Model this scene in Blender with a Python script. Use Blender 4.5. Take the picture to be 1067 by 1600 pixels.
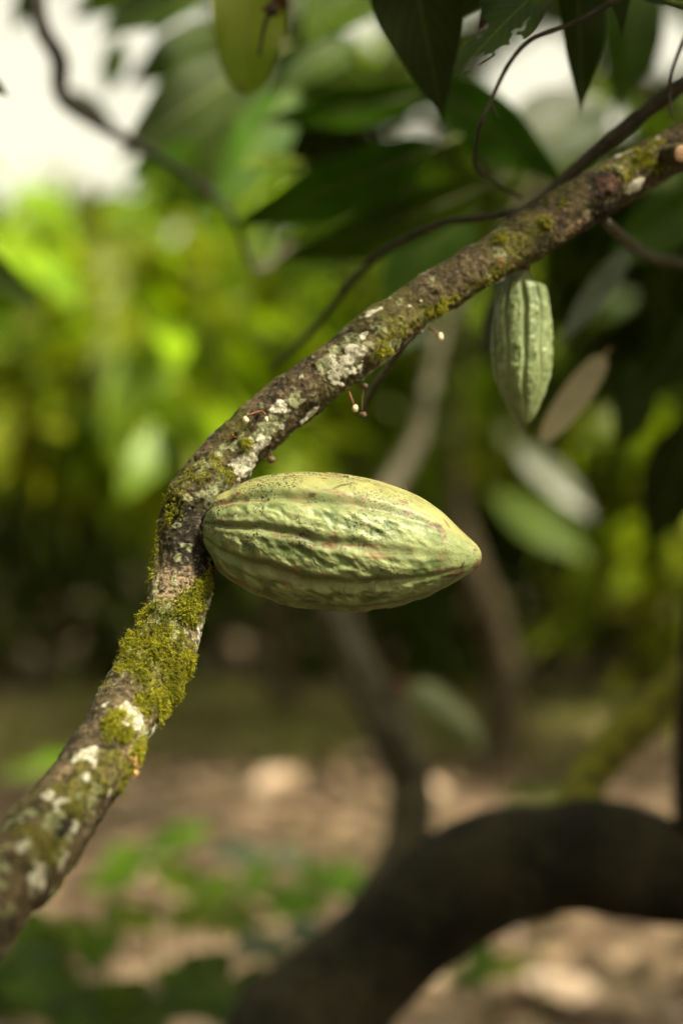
import bpy, math, random
import numpy as np
from mathutils import Vector, Matrix

R = math.radians
scene = bpy.context.scene
for o in list(bpy.data.objects):
    bpy.data.objects.remove(o)

# ------------------------------------------------------------------ camera
CAMZ = 1.25
FPX = 1067 * 50 / 24.0            # focal length in photo pixels (50 mm on 24 mm wide portrait frame)
cam_d = bpy.data.cameras.new('camera')
cam = bpy.data.objects.new('camera', cam_d)
scene.collection.objects.link(cam)
cam.location = (0, 0, CAMZ)
cam.rotation_euler = (R(90), 0, 0)
cam_d.sensor_fit = 'HORIZONTAL'
cam_d.sensor_width = 24
cam_d.lens = 50
cam_d.clip_start = 0.05
cam_d.clip_end = 1500
cam_d.dof.use_dof = True
cam_d.dof.focus_distance = 0.905
cam_d.dof.aperture_fstop = 1.9
scene.camera = cam

# ------------------------------------------------------------------ sky, sun, exposure
SUN_EL, SUN_AZ = 51.0, 56.0       # azimuth measured from -Y (behind the camera) towards +X
sd = Vector((math.sin(R(SUN_AZ)) * math.cos(R(SUN_EL)), -math.cos(R(SUN_AZ)) * math.cos(R(SUN_EL)), math.sin(R(SUN_EL))))
world = bpy.data.worlds.new('World')
scene.world = world
world.use_nodes = True
wn = world.node_tree.nodes
wn.clear()
sky = wn.new('ShaderNodeTexSky')
sky.sky_type = 'NISHITA'
sky.sun_disc = False
sky.sun_elevation = R(SUN_EL)
sky.sun_rotation = math.atan2(sd.x, sd.y)
sky.air_density = 1.0
sky.dust_density = 7.0
sky.ozone_density = 0.3
bg = wn.new('ShaderNodeBackground')
bg.inputs['Strength'].default_value = 0.13
wo = wn.new('ShaderNodeOutputWorld')
veil = wn.new('ShaderNodeHueSaturation')          # thin even overcast: the whole sky loses most of its blue
veil.inputs['Saturation'].default_value = 0.22
warm = wn.new('ShaderNodeMix')
warm.data_type = 'RGBA'
warm.blend_type = 'MULTIPLY'
warm.inputs[0].default_value = 1.0
warm.inputs[7].default_value = (1.0, 0.93, 0.68, 1)
world.node_tree.links.new(sky.outputs[0], veil.inputs['Color'])
world.node_tree.links.new(veil.outputs[0], warm.inputs[6])
world.node_tree.links.new(warm.outputs[2], bg.inputs[0])
world.node_tree.links.new(bg.outputs[0], wo.inputs[0])

sun_d = bpy.data.lights.new('sun', 'SUN')
sun_d.energy = 2.9
sun_d.angle = R(6)
sun_d.color = (1.0, 0.92, 0.69)
sun = bpy.data.objects.new('sun', sun_d)
scene.collection.objects.link(sun)
sun.rotation_euler = sd.to_track_quat('Z', 'Y').to_euler()
sun.location = (3, -3, 6)

vs = scene.view_settings
vs.view_transform = 'Standard'
vs.look = 'None'
vs.gamma = 1.0
vs.use_curve_mapping = False
vs.exposure = 1.7

scene.render.engine = 'CYCLES'
scene.cycles.use_denoising = True
scene.cycles.max_bounces = 7
scene.cycles.diffuse_bounces = 4
scene.cycles.transmission_bounces = 4
scene.cycles.sample_clamp_indirect = 4.0

# ------------------------------------------------------------------ helpers
rng = np.random.default_rng(7)

def P(px, py, d):
    """photo pixel and distance along the view axis -> world point"""
    return np.array([(px - 533.5) / FPX * d, d, CAMZ - (py - 800) / FPX * d])

def proj(V):
    return np.stack([533.5 + V[:, 0] / V[:, 1] * FPX, 800 - (V[:, 2] - CAMZ) / V[:, 1] * FPX], 1)

def unit(v):
    v = np.asarray(v, float)
    return v / (np.linalg.norm(v, axis=-1, keepdims=True) + 1e-12)

def smooth(a, b, x):
    t = np.clip((x - a) / (b - a), 0, 1)
    return t * t * (3 - 2 * t)

def _hash(ix, iy, iz, seed):
    h = (ix.astype(np.int64) * 374761393 + iy.astype(np.int64) * 668265263 + iz.astype(np.int64) * 2147483647 + seed * 974634777) & 0xFFFFFFFF
    h = ((h ^ (h >> 13)) * 1274126177) & 0xFFFFFFFF
    h = ((h ^ (h >> 16)) * 2246822519) & 0xFFFFFFFF
    return ((h ^ (h >> 15)) & 0xFFFF) / 32767.5 - 1.0

def noise3(V, scale, seed=0):
    """smooth value noise in -1..1"""
    Q = np.asarray(V) * scale
    i = np.floor(Q).astype(np.int64)
    f = Q - i
    u = f * f * f * (f * (f * 6 - 15) + 10)
    r = 0
    for dx in (0, 1):
        for dy in (0, 1):
            for dz in (0, 1):
                w = (u[:, 0] if dx else 1 - u[:, 0]) * (u[:, 1] if dy else 1 - u[:, 1]) * (u[:, 2] if dz else 1 - u[:, 2])
                r = r + w * _hash(i[:, 0] + dx, i[:, 1] + dy, i[:, 2] + dz, seed)
    return r

def fbm(V, scale, seed=0, oct=4):
    r = 0
    a = 1.0
    t = 0
    for k in range(oct):
        r = r + a * noise3(V, scale * 2.03 ** k, seed + 17 * k)
        t += a
        a *= 0.5
    return r / t * 1.5

def link(o, parent=None):
    scene.collection.objects.link(o)
    if parent is not None:
        o.parent = parent
        o.matrix_parent_inverse = parent.matrix_world.inverted() if parent.type != 'EMPTY' else Matrix.Translation(-parent.location)
    return o

def tag(o, label=None, cat=None, group=None, kind=None):
    if label: o['label'] = label
    if cat: o['category'] = cat
    if group: o['group'] = group
    if kind: o['kind'] = kind
    return o

def empty(name, loc, label, cat, group=None):
    o = bpy.data.objects.new(name, None)
    o.location = [float(x) for x in loc]
    o.empty_display_size = 0.05
    scene.collection.objects.link(o)
    return tag(o, label, cat, group)

def mesh_data(name, V, F, mats, attrs=None, smooth_on=True):
    """V (n,3); F (m,4) quads (a repeated last index makes a triangle) or (m,3)"""
    V = np.asarray(V, dtype=np.float32)
    F = np.asarray(F, dtype=np.int32)
    k = F.shape[1]
    me = bpy.data.meshes.new(name)
    me.vertices.add(len(V))
    me.vertices.foreach_set('co', V.ravel())
    me.loops.add(F.size)
    me.loops.foreach_set('vertex_index', F.ravel())
    me.polygons.add(len(F))
    me.polygons.foreach_set('loop_start', np.arange(len(F), dtype=np.int32) * k)
    me.polygons.foreach_set('loop_total', np.full(len(F), k, dtype=np.int32))
    me.update(calc_edges=True)
    if smooth_on:
        me.polygons.foreach_set('use_smooth', np.ones(len(F), dtype=bool))
    for an, av in (attrs or {}).items():
        av = np.asarray(av, dtype=np.float32)
        if av.ndim == 1:
            a = me.attributes.new(an, 'FLOAT', 'POINT')
            a.data.foreach_set('value', av)
        else:
            a = me.attributes.new(an, 'FLOAT_VECTOR', 'POINT')
            a.data.foreach_set('vector', av.ravel())
    for m in (mats if isinstance(mats, (list, tuple)) else [mats]):
        me.materials.append(m)
    me.update()
    return me

def mk(name, V, F, mat, parent=None, attrs=None, smooth_on=True):
    return link(bpy.data.objects.new(name, mesh_data(name, V, F, mat, attrs, smooth_on)), parent)

def catmull(pts, n):
    """resample control rows (any columns) to n rows, near even in the first three columns"""
    p = np.asarray(pts, float)
    q = np.vstack([2 * p[0] - p[1], p, 2 * p[-1] - p[-2]])
    out = []
    for i in range(1, len(q) - 2):
        t = np.linspace(0, 1, 40, endpoint=False)[:, None]
        a, b, c, d = q[i - 1], q[i], q[i + 1], q[i + 2]
        out.append(0.5 * (2 * b + (c - a) * t + (2 * a - 5 * b + 4 * c - d) * t ** 2 + (3 * b - a - 3 * c + d) * t ** 3))
    out = np.vstack(out + [p[-1:]])
    s = np.concatenate([[0], np.cumsum(np.linalg.norm(np.diff(out[:, :3], axis=0), axis=1))])
    sn = np.linspace(0, s[-1], n)
    return np.stack([np.interp(sn, s, out[:, j]) for j in range(out.shape[1])], 1)

def frames(C, ref=(0, 0, 1)):
    T = unit(np.gradient(C, axis=0))
    N = np.zeros_like(T)
    r = np.asarray(ref, float)
    n = r - T[0] * (r @ T[0])
    if np.linalg.norm(n) < 1e-4:
        r = np.array([1.0, 0, 0]); n = r - T[0] * (r @ T[0])
    n = unit(n)
    for i in range(len(T)):
        n = n - T[i] * (n @ T[i])
        n = unit(n)
        N[i] = n
    B = np.cross(T, N)
    return T, N, B

def grid_faces(nu, nv, closed):
    i = np.arange(nu - 1)[:, None]
    j = np.arange(nv if closed else nv - 1)[None, :]
    j2 = (j + 1) % nv
    return np.stack(np.broadcast_arrays(i * nv + j, i * nv + j2, (i + 1) * nv + j2, (i + 1) * nv + j), -1).reshape(-1, 4)

def tube(ctrl, nu, nv, ref=(0, 0, 1), bump=0.0, bscale=60, seed=0, cap=True):
    """ctrl rows x,y,z,r -> verts, faces, extra"""
    c = catmull(ctrl, nu)
    C, rad = c[:, :3], c[:, 3]
    T, N, B = frames(C, ref)
    th = np.linspace(0, 2 * np.pi, nv, endpoint=False)
    D = N[:, None, :] * np.cos(th)[None, :, None] + B[:, None, :] * np.sin(th)[None, :, None]
    rr = np.repeat(rad[:, None], nv, 1)
    V = C[:, None, :] + D * rr[..., None]
    if bump:
        n = fbm(V.reshape(-1, 3), bscale, seed, 3).reshape(nu, nv)
        V = V + D * (n * bump * rr)[..., None]
    V = V.reshape(-1, 3)
    F = grid_faces(nu, nv, True)
    if cap:
        k = len(V)
        V = np.vstack([V, C[:1], C[-1:]])
        j = np.arange(nv); j2 = (j + 1) % nv
        f0 = np.stack([np.full(nv, k), j2, j, j], 1)
        e = (nu - 1) * nv
        f1 = np.stack([np.full(nv, k + 1), e + j, e + j2, e + j2], 1)
        CAPS.append((f0, f1))
        F = np.vstack([F, np.stack([np.full(nv // 2, k), (2 * np.arange(nv // 2) + 2) % nv, 2 * np.arange(nv // 2) + 1, 2 * np.arange(nv // 2)], 1),
                       np.stack([np.full(nv // 2, k + 1), e + 2 * np.arange(nv // 2), e + 2 * np.arange(nv // 2) + 1, e + (2 * np.arange(nv // 2) + 2) % nv], 1)])
    return V, F, dict(C=C, T=T, N=N, B=B, rad=rad, D=D.reshape(-1, 3))
CAPS = []

def pxpath(rows):
    """rows (px, py, d, r_px) -> x,y,z,r(m)"""
    return [list(P(a, b, d)) + [r * d / FPX] for a, b, d, r in rows]

# ------------------------------------------------------------------ materials
def nt(name):
    m = bpy.data.materials.new(name)
    m.use_nodes = True
    n = m.node_tree.nodes
    n.clear()
    return m, n, m.node_tree.links

class NB:
    """tiny node-building helper"""
    def __init__(s, name):
        s.m, s.n, s.l = nt(name)
        s.out = s.n.new('ShaderNodeOutputMaterial')
    def new(s, t, **kw):
        x = s.n.new(t)
        for k, v in kw.items():
            if k.startswith('i_'):
                x.inputs[k[2:].replace('_', ' ')].default_value = v
            else:
                setattr(x, k, v)
        return x
    def link(s, a, b):
        s.l.new(a, b)
    def attr(s, name):
        return s.new('ShaderNodeAttribute', attribute_name=name).outputs['Fac']
    def attrv(s, name):
        return s.new('ShaderNodeAttribute', attribute_name=name).outputs['Vector']
    def coord(s):
        return s.new('ShaderNodeTexCoord').outputs['Object']
    def noise(s, scale, detail=4, rough=0.55, vec=None, dist=0.0):
        x = s.new('ShaderNodeTexNoise')
        x.inputs['Scale'].default_value = scale
        x.inputs['Detail'].default_value = detail
        x.inputs['Roughness'].default_value = rough
        x.inputs['Distortion'].default_value = dist
        s.link(vec or s.coord(), x.inputs['Vector'])
        return x.outputs['Fac']
    def ramp(s, fac, a, b, c0=(0, 0, 0), c1=(1, 1, 1)):
        x = s.new('ShaderNodeMapRange')
        x.inputs['From Min'].default_value = a
        x.inputs['From Max'].default_value = b
        x.interpolation_type = 'SMOOTHSTEP'
        s.link(fac, x.inputs['Value'])
        return x.outputs['Result']
    def math(s, op, a, b=None):
        x = s.new('ShaderNodeMath', operation=op)
        for i, v in enumerate((a, b)):
            if v is None: continue
            if isinstance(v, (int, float)): x.inputs[i].default_value = v
            else: s.link(v, x.inputs[i])
        return x.outputs[0]
    def mix(s, fac, a, b, mode='MIX'):
        x = s.new('ShaderNodeMix', data_type='RGBA', blend_type=mode)
        if isinstance(fac, (int, float)): x.inputs[0].default_value = fac
        else: s.link(fac, x.inputs[0])
        for i, v in ((6, a), (7, b)):
            if isinstance(v, tuple): x.inputs[i].default_value = (*v[:3], 1)
            else: s.link(v, x.inputs[i])
        return x.outputs[2]
    def bump(s, h, strength=0.5, dist=0.001, normal=None):
        x = s.new('ShaderNodeBump')
        x.inputs['Strength'].default_value = strength
        x.inputs['Distance'].default_value = dist
        s.link(h, x.inputs['Height'])
        if normal: s.link(normal, x.inputs['Normal'])
        return x.outputs[0]
    def pbsdf(s, col, rough=0.6, spec=0.4, normal=None):
        x = s.new('ShaderNodeBsdfPrincipled')
        if isinstance(col, tuple): x.inputs['Base Color'].default_value = (*col, 1)
        else: s.link(col, x.inputs['Base Color'])
        if isinstance(rough, (int, float)): x.inputs['Roughness'].default_value = rough
        else: s.link(rough, x.inputs['Roughness'])
        x.inputs['Specular IOR Level'].default_value = spec
        if normal: s.link(normal, x.inputs['Normal'])
        return x.outputs[0]
    def finish(s, sh):
        s.link(sh, s.out.inputs['Surface'])
        return s.m

def leaf_mat(name, base, dark, transl=0.4, tcol=None, rough=0.48, spec=0.22, spots=None, vein=0.5):
    b = NB(name)
    tint = b.attr('tint')
    lu, lv = b.attr('lu'), b.attr('lv')
    n = b.noise(9, 3)
    c = b.mix(b.ramp(n, 0.35, 0.7), dark, base)
    hs = b.new('ShaderNodeHueSaturation')
    b.link(b.math('ADD', 0.5, b.math('MULTIPLY', b.math('SUBTRACT', tint, 0.5), 0.05)), hs.inputs['Hue'])
    b.link(b.math('ADD', 0.65, b.math('MULTIPLY', tint, 0.7)), hs.inputs['Value'])
    b.link(c, hs.inputs['Color'])
    c = hs.outputs[0]
    # side veins and midrib colour
    w = b.math('ADD', b.math('MULTIPLY', lu, 12.0), b.math('MULTIPLY', b.math('ABSOLUTE', lv), -3.2))
    saw = b.math('ABSOLUTE', b.math('SUBTRACT', b.math('FRACT', w), 0.5))
    vmask = b.ramp(saw, 0.06, 0.0)
    mid = b.ramp(b.math('ABSOLUTE', lv), 0.045, 0.015)
    vm = b.math('MULTIPLY', b.math('MAXIMUM', b.math('MULTIPLY', vmask, 0.6), mid), vein)
    pale = b.mix(0.5, base, (0.32, 0.34, 0.10))
    c = b.mix(vm, c, pale)
    if spots:
        sp = b.ramp(b.noise(22, 2, 0.5), 0.66, 0.74)
        edge = b.ramp(b.math('ADD', b.math('ABSOLUTE', lv), b.math('MULTIPLY', b.noise(30, 3), 0.5)), 1.18, 1.3)
        c = b.mix(b.math('MAXIMUM', sp, edge), c, spots)
    nrm = b.bump(b.math('ADD', saw, b.math('MULTIPLY', b.noise(120, 3), 0.3)), 0.35, 0.0015)
    sh = b.pbsdf(c, rough, spec, nrm)
    tr = b.new('ShaderNodeBsdfTranslucent')
    tc = b.mix(1.0, c, tcol or (1.45, 1.5, 0.3), 'MULTIPLY')
    b.link(tc, tr.inputs['Color'])
    mx = b.new('ShaderNodeMixShader')
    mx.inputs[0].default_value = transl
    b.link(sh, mx.inputs[1]); b.link(tr.outputs[0], mx.inputs[2])
    return b.finish(mx.outputs[0])

M = {}
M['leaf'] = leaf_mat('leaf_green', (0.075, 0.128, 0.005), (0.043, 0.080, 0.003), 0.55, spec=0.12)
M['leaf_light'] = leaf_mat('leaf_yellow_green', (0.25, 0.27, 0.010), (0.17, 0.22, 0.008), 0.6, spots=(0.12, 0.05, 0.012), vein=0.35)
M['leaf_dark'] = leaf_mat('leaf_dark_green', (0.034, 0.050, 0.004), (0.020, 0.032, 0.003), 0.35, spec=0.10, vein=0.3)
M['leaf_chewed'] = leaf_mat('leaf_chewed_green', (0.045, 0.075, 0.010), (0.028, 0.050, 0.008), 0.3, spots=(0.05, 0.022, 0.008))
M['leaf_grey'] = leaf_mat('leaf_grey_green', (0.075, 0.092, 0.055), (0.05, 0.065, 0.038), 0.2, rough=0.4, spec=0.3)
M['leaf_dry'] = leaf_mat('leaf_dry_tan', (0.34, 0.27, 0.19), (0.22, 0.175, 0.125), 0.25, tcol=(1.1, 1.0, 0.8), rough=0.6, spec=0.3)
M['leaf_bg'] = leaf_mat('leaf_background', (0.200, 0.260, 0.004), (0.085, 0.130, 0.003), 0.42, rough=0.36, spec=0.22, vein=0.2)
M['leaf_bg_dark'] = leaf_mat('leaf_background_dark', (0.055, 0.080, 0.005), (0.022, 0.036, 0.003), 0.35, spec=0.12, vein=0.2)  # darker copy of the background leaf, with shade painted into the colour
M['leaf_low'] = leaf_mat('leaf_seedling', (0.13, 0.20, 0.006), (0.07, 0.12, 0.004), 0.45, vein=0.25)

def simple(name, c0, c1, scale=60, rough=0.7, bump=0.4, bd=0.001, spec=0.3):
    b = NB(name)
    n = b.noise(scale, 5, 0.6)
    c = b.mix(b.ramp(n, 0.35, 0.68), c0, c1)
    return b.finish(b.pbsdf(c, rough, spec, b.bump(b.noise(scale * 3, 4), bump, bd)))
M['twig'] = simple('twig_bark', (0.020, 0.014, 0.009), (0.055, 0.040, 0.026), 120)
M['twig_dark'] = simple('twig_bark_dark', (0.008, 0.006, 0.004), (0.024, 0.018, 0.012), 120)  # darker copy of the twig bark colour
M['twig_grey'] = simple('twig_grey', (0.05, 0.042, 0.03), (0.12, 0.10, 0.075), 120)
M['midrib'] = simple('midrib_green', (0.10, 0.12, 0.03), (0.16, 0.18, 0.05), 60, 0.5)
M['bud'] = simple('flower_bud_cream', (0.55, 0.45, 0.28), (0.68, 0.60, 0.42), 400, 0.5)
M['stalk'] = simple('flower_stalk_red', (0.16, 0.045, 0.02), (0.25, 0.09, 0.04), 300, 0.5)
M['dried'] = simple('dried_flower_brown', (0.05, 0.028, 0.018), (0.13, 0.08, 0.055), 500, 0.8)
M['orange'] = simple('wilted_flower_orange', (0.35, 0.10, 0.015), (0.50, 0.24, 0.06), 500, 0.7)
M['tan'] = simple('wilted_flower_tan', (0.45, 0.25, 0.08), (0.62, 0.42, 0.20), 400, 0.7)
M['cut'] = simple('cut_wood', (0.38, 0.22, 0.13), (0.55, 0.36, 0.24), 200, 0.7)
M['hollow'] = simple('rotten_heartwood', (0.008, 0.005, 0.004), (0.085, 0.036, 0.022), 160, 0.85, 0.9, 0.003)
M['pod_stalk'] = simple('pod_stalk_brown', (0.08, 0.035, 0.018), (0.16, 0.075, 0.035), 250, 0.6)
M['flake'] = simple('lichen_flake', (0.22, 0.25, 0.17), (0.32, 0.35, 0.25), 300, 0.8)

def moss_mat():
    b = NB('moss_green')
    t = b.attr('tint')
    c = b.mix(t, (0.085, 0.095, 0.006), (0.36, 0.34, 0.022))
    sh = b.pbsdf(c, 0.6, 0.2)
    tr = b.new('ShaderNodeBsdfTranslucent')
    b.link(c, tr.inputs['Color'])
    mx = b.new('ShaderNodeMixShader'); mx.inputs[0].default_value = 0.4
    b.link(sh, mx.inputs[1]); b.link(tr.outputs[0], mx.inputs[2])
    return b.finish(mx.outputs[0])
M['moss'] = moss_mat()

def bark_mat(name, lichen=True, dark=1.0):
    b = NB(name)
    co = b.coord()
    n1 = b.noise(55, 8, 0.72, co)
    n2 = b.noise(330, 5, 0.7, co)
    n3 = b.noise(20, 5, 0.65, co)
    n4 = b.noise(900, 2, 0.6, co)
    k = lambda *v: tuple(x * dark for x in v)
    c = b.mix(b.ramp(n1, 0.38, 0.64), k(0.022, 0.016, 0.008), k(0.110, 0.078, 0.044))
    c = b.mix(b.math('MULTIPLY', b.ramp(n2, 0.53, 0.66), 0.65), c, k(0.21, 0.165, 0.105))
    c = b.mix(b.math('MULTIPLY', b.ramp(n2, 0.46, 0.36), 0.8), c, (0.010, 0.008, 0.005))
    # thin green algal film
    c = b.mix(b.math('MULTIPLY', b.ramp(n3, 0.47, 0.64), 0.55), c, b.mix(n4, k(0.050, 0.052, 0.008), k(0.105, 0.100, 0.016)))
    h = b.math('ADD', n1, b.math('MULTIPLY', n2, 0.7))
    if lichen:
        grain = b.ramp(b.math('ADD', b.math('MULTIPLY', n2, 0.7), b.math('MULTIPLY', n4, 0.3)), 0.40, 0.58)
        pale = b.attr('pale'); c = b.mix(b.math('MULTIPLY', pale, b.ramp(n2, 0.38, 0.55)), c, b.mix(grain, (0.14, 0.095, 0.055), (0.33, 0.245, 0.15)))
        mo = b.attr('mossy'); c = b.mix(b.math('MULTIPLY', mo, b.ramp(n2, 0.36, 0.56)), c, b.mix(grain, (0.045, 0.050, 0.006), (0.17, 0.16, 0.018)))
        dk = b.attr('dark_patch'); c = b.mix(dk, c, b.mix(b.ramp(n2, 0.52, 0.66), (0.009, 0.007, 0.005), (0.10, 0.085, 0.062)))
        lg = b.attr('lichen_green'); c = b.mix(b.math('MULTIPLY', lg, b.ramp(n1, 0.34, 0.50)), c, b.mix(grain, (0.10, 0.105, 0.05), (0.30, 0.31, 0.18)))
        lw = b.attr('lichen_white'); c = b.mix(lw, c, b.mix(grain, (0.22, 0.20, 0.15), (0.52, 0.49, 0.41)))
        h = b.math('ADD', h, b.math('MULTIPLY', b.math('MAXIMUM', lw, lg), 0.3))
    return b.finish(b.pbsdf(c, 0.85, 0.2, b.bump(h, 1.0, 0.0024)))
M['bark'] = bark_mat('bark_main')
M['bark_bg'] = bark_mat('bark_plain', False, 0.9)
M['bark_dim'] = bark_mat('bark_dim', False, 0.55)
b = NB('bark_shade_dark')  # very dark bark: the trunk's shade is painted into the colour
n_ = b.noise(9, 6, 0.7); n2_ = b.noise(60, 5, 0.7)
c_ = b.mix(b.ramp(n_, 0.36, 0.66), (0.006, 0.005, 0.003), (0.030, 0.025, 0.013))
c_ = b.mix(b.math('MULTIPLY', b.ramp(n2_, 0.5, 0.68), 0.3), c_, (0.050, 0.045, 0.014))
M['bark_dark'] = b.finish(b.pbsdf(c_, 0.85, 0.2, b.bump(b.math('ADD', n_, n2_), 0.9, 0.01)))

def pod_mat(name, top, lite, deep, brown_amt, speck_amt):
    b = NB(name)
    co = b.coord()
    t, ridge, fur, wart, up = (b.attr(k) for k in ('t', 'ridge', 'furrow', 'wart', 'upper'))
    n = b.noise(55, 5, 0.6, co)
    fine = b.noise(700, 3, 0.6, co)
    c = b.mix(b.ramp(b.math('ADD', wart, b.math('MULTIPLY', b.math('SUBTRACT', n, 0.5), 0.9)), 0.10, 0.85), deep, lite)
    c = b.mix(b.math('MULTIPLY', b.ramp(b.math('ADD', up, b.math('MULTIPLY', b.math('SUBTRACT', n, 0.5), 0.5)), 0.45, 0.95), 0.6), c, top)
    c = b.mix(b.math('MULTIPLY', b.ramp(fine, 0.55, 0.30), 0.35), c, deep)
    # corky brown scars on the crests and furrow bottoms
    n4 = b.noise(40, 5, 0.7, co, 0.6)
    scar = b.math('MULTIPLY', b.math('MULTIPLY', ridge, b.ramp(n4, 0.54, 0.63)), brown_amt)
    c = b.mix(scar, c, b.mix(n, (0.14, 0.065, 0.030), (0.24, 0.14, 0.070)))
    c = b.mix(b.math('MULTIPLY', b.math('MULTIPLY', fur, b.ramp(n4, 0.35, 0.62)), 0.55 * brown_amt + 0.05), c, (0.085, 0.060, 0.026))
    sc_ = b.attr('scar')
    c = b.mix(b.math('MULTIPLY', sc_, 0.85), c, b.mix(b.ramp(n, 0.4, 0.6), (0.075, 0.035, 0.018), (0.16, 0.085, 0.040)))
    # net of fine cracks
    vo = b.new('ShaderNodeTexVoronoi', feature='DISTANCE_TO_EDGE')
    vo.inputs['Scale'].default_value = 62
    ds = b.new('ShaderNodeVectorMath', operation='ADD')
    nv = b.new('ShaderNodeTexNoise'); nv.inputs['Scale'].default_value = 60; b.link(co, nv.inputs['Vector'])
    sc = b.new('ShaderNodeVectorMath', operation='SCALE'); sc.inputs['Scale'].default_value = 0.02
    b.link(nv.outputs['Color'], sc.inputs[0]); b.link(co, ds.inputs[0]); b.link(sc.outputs[0], ds.inputs[1])
    b.link(ds.outputs[0], vo.inputs['Vector'])
    crack = b.math('MULTIPLY', b.ramp(vo.outputs['Distance'], 0.030, 0.008), b.ramp(b.noise(26, 2, 0.5, co), 0.54, 0.66))
    c = b.mix(b.math('MULTIPLY', crack, 0.75 * brown_amt), c, (0.13, 0.060, 0.028))
    # dead brown tip
    tipm = b.ramp(b.math('ADD', t, b.math('MULTIPLY', b.math('SUBTRACT', n4, 0.5), 0.16)), 0.975, 1.0)
    c = b.mix(b.math('MULTIPLY', tipm, 0.75 * brown_amt), c, (0.14, 0.075, 0.035))
    # black specks
    v2 = b.new('ShaderNodeTexVoronoi', feature='F1'); v2.inputs['Scale'].default_value = 330; b.link(co, v2.inputs['Vector'])
    v3 = b.new('ShaderNodeTexVoronoi', feature='F1'); v3.inputs['Scale'].default_value = 820; b.link(co, v3.inputs['Vector'])
    sp_area = b.ramp(b.noise(34, 5, 0.7, co), 0.43, 0.56)
    sp = b.math('MULTIPLY', b.math('MAXIMUM', b.ramp(v2.outputs['Distance'], 0.33, 0.22), b.ramp(v3.outputs['Distance'], 0.40, 0.28)), sp_area)
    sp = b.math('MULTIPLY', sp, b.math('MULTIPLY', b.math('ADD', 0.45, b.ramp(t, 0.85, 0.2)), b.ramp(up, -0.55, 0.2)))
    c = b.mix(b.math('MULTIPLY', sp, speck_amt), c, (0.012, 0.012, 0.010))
    hgt = b.math('ADD', b.math('MULTIPLY', fine, 0.5), b.noise(160, 4, 0.6, co))
    hgt = b.math('SUBTRACT', hgt, b.math('MULTIPLY', crack, 0.6))
    sh = b.new('ShaderNodeBsdfPrincipled')
    b.link(c, sh.inputs['Base Color'])
    b.link(b.math('ADD', 0.36, b.math('MULTIPLY', n, 0.22)), sh.inputs['Roughness'])
    sh.inputs['Specular IOR Level'].default_value = 0.45
    b.link(b.bump(hgt, 0.55, 0.0009), sh.inputs['Normal'])
    return b.finish(sh.outputs[0])
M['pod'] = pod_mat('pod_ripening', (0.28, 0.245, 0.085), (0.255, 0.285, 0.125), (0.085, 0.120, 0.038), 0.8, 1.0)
M['pod_young'] = pod_mat('pod_young', (0.19, 0.23, 0.095), (0.20, 0.24, 0.110), (0.12, 0.16, 0.065), 0.08, 0.1)

def soil_mat():
    b = NB('soil')
    n = b.noise(3, 6, 0.6); n2 = b.noise(25, 5, 0.6)
    c = b.mix(b.ramp(n2, 0.35, 0.65), (0.040, 0.026, 0.016), (0.12, 0.080, 0.052))
    c = b.mix(b.math('MULTIPLY', b.ramp(n, 0.5, 0.66), 0.5), c, (0.09, 0.10, 0.03))
    return b.finish(b.pbsdf(c, 0.9, 0.2, b.bump(n2, 0.8, 0.02)))
M['soil'] = soil_mat()

def litter_mat():
    b = NB('leaf_litter')
    t = b.attr('tint')
    c = b.mix(t, (0.046, 0.031, 0.019), (0.22, 0.155, 0.098))
    c = b.mix(b.math('MULTIPLY', b.noise(14, 3), 0.35), c, (0.12, 0.08, 0.05))
    return b.finish(b.pbsdf(c, 0.55, 0.4))
M['litter'] = litter_mat()
def grass_mat():
    b = NB('grass')
    c = b.mix(b.attr('tint'), (0.09, 0.10, 0.018), (0.24, 0.22, 0.06))
    return b.finish(b.pbsdf(c, 0.6, 0.3))
M['grass'] = grass_mat()

# ------------------------------------------------------------------ leaf geometry
def leaf_profile(t):
    w = np.sin(np.pi * np.clip(t, 0, 1) ** 0.85) ** 0.85
    w = w * (1 - 0.25 * smooth(0.55, 0.95, t))
    tip = smooth(1.0, 0.88, t)
    return np.maximum(w * (0.25 + 0.75 * tip), 0.004)

def blunt_profile(t):
    return np.maximum(np.sin(np.pi * np.clip(t, 0, 1) ** 0.9) ** 0.42, 0.02)

def leaf_grid(nu, nv, L, W, droop=0.15, fold=0.12, wave=0.02, seed=0, shape=None):
    """local leaf: x along, y across, z up. returns V, F, lu, lv"""
    t = np.linspace(0, 1, nu)
    v = np.linspace(-1, 1, nv)
    w = (shape or leaf_profile)(t) * W / 2
    X = np.repeat((t * L)[:, None], nv, 1)
    Y = w[:, None] * v[None, :]
    Z = -droop * L * (t ** 2)[:, None] + fold * np.abs(Y)
    Z = Z + wave * L * np.sin(t * 14 + seed)[:, None] * (v ** 2)[None, :] * np.sign(v)[None, :] * leaf_profile(t)[:, None]
    Z = Z + 0.5 * wave * L * np.sin(t * 9 + 2.1 * seed + 1)[:, None] * (v ** 2)[None, :] * leaf_profile(t)[:, None]
    V = np.stack([X, Y, Z], -1).reshape(-1, 3)
    return V, grid_faces(nu, nv, False), np.repeat(t[:, None], nv, 1).ravel(), np.repeat(v[None, :], nu, 0).ravel()

def leaf_frame(base, tip, normal):
    x = unit(np.asarray(tip) - np.asarray(base))
    n = np.asarray(normal, float)
    n = n - x * (n @ x)
    n = unit(n)
    y = np.cross(n, x)
    return np.stack([x, y, n], 0)          # rows: local axes in world

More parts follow.
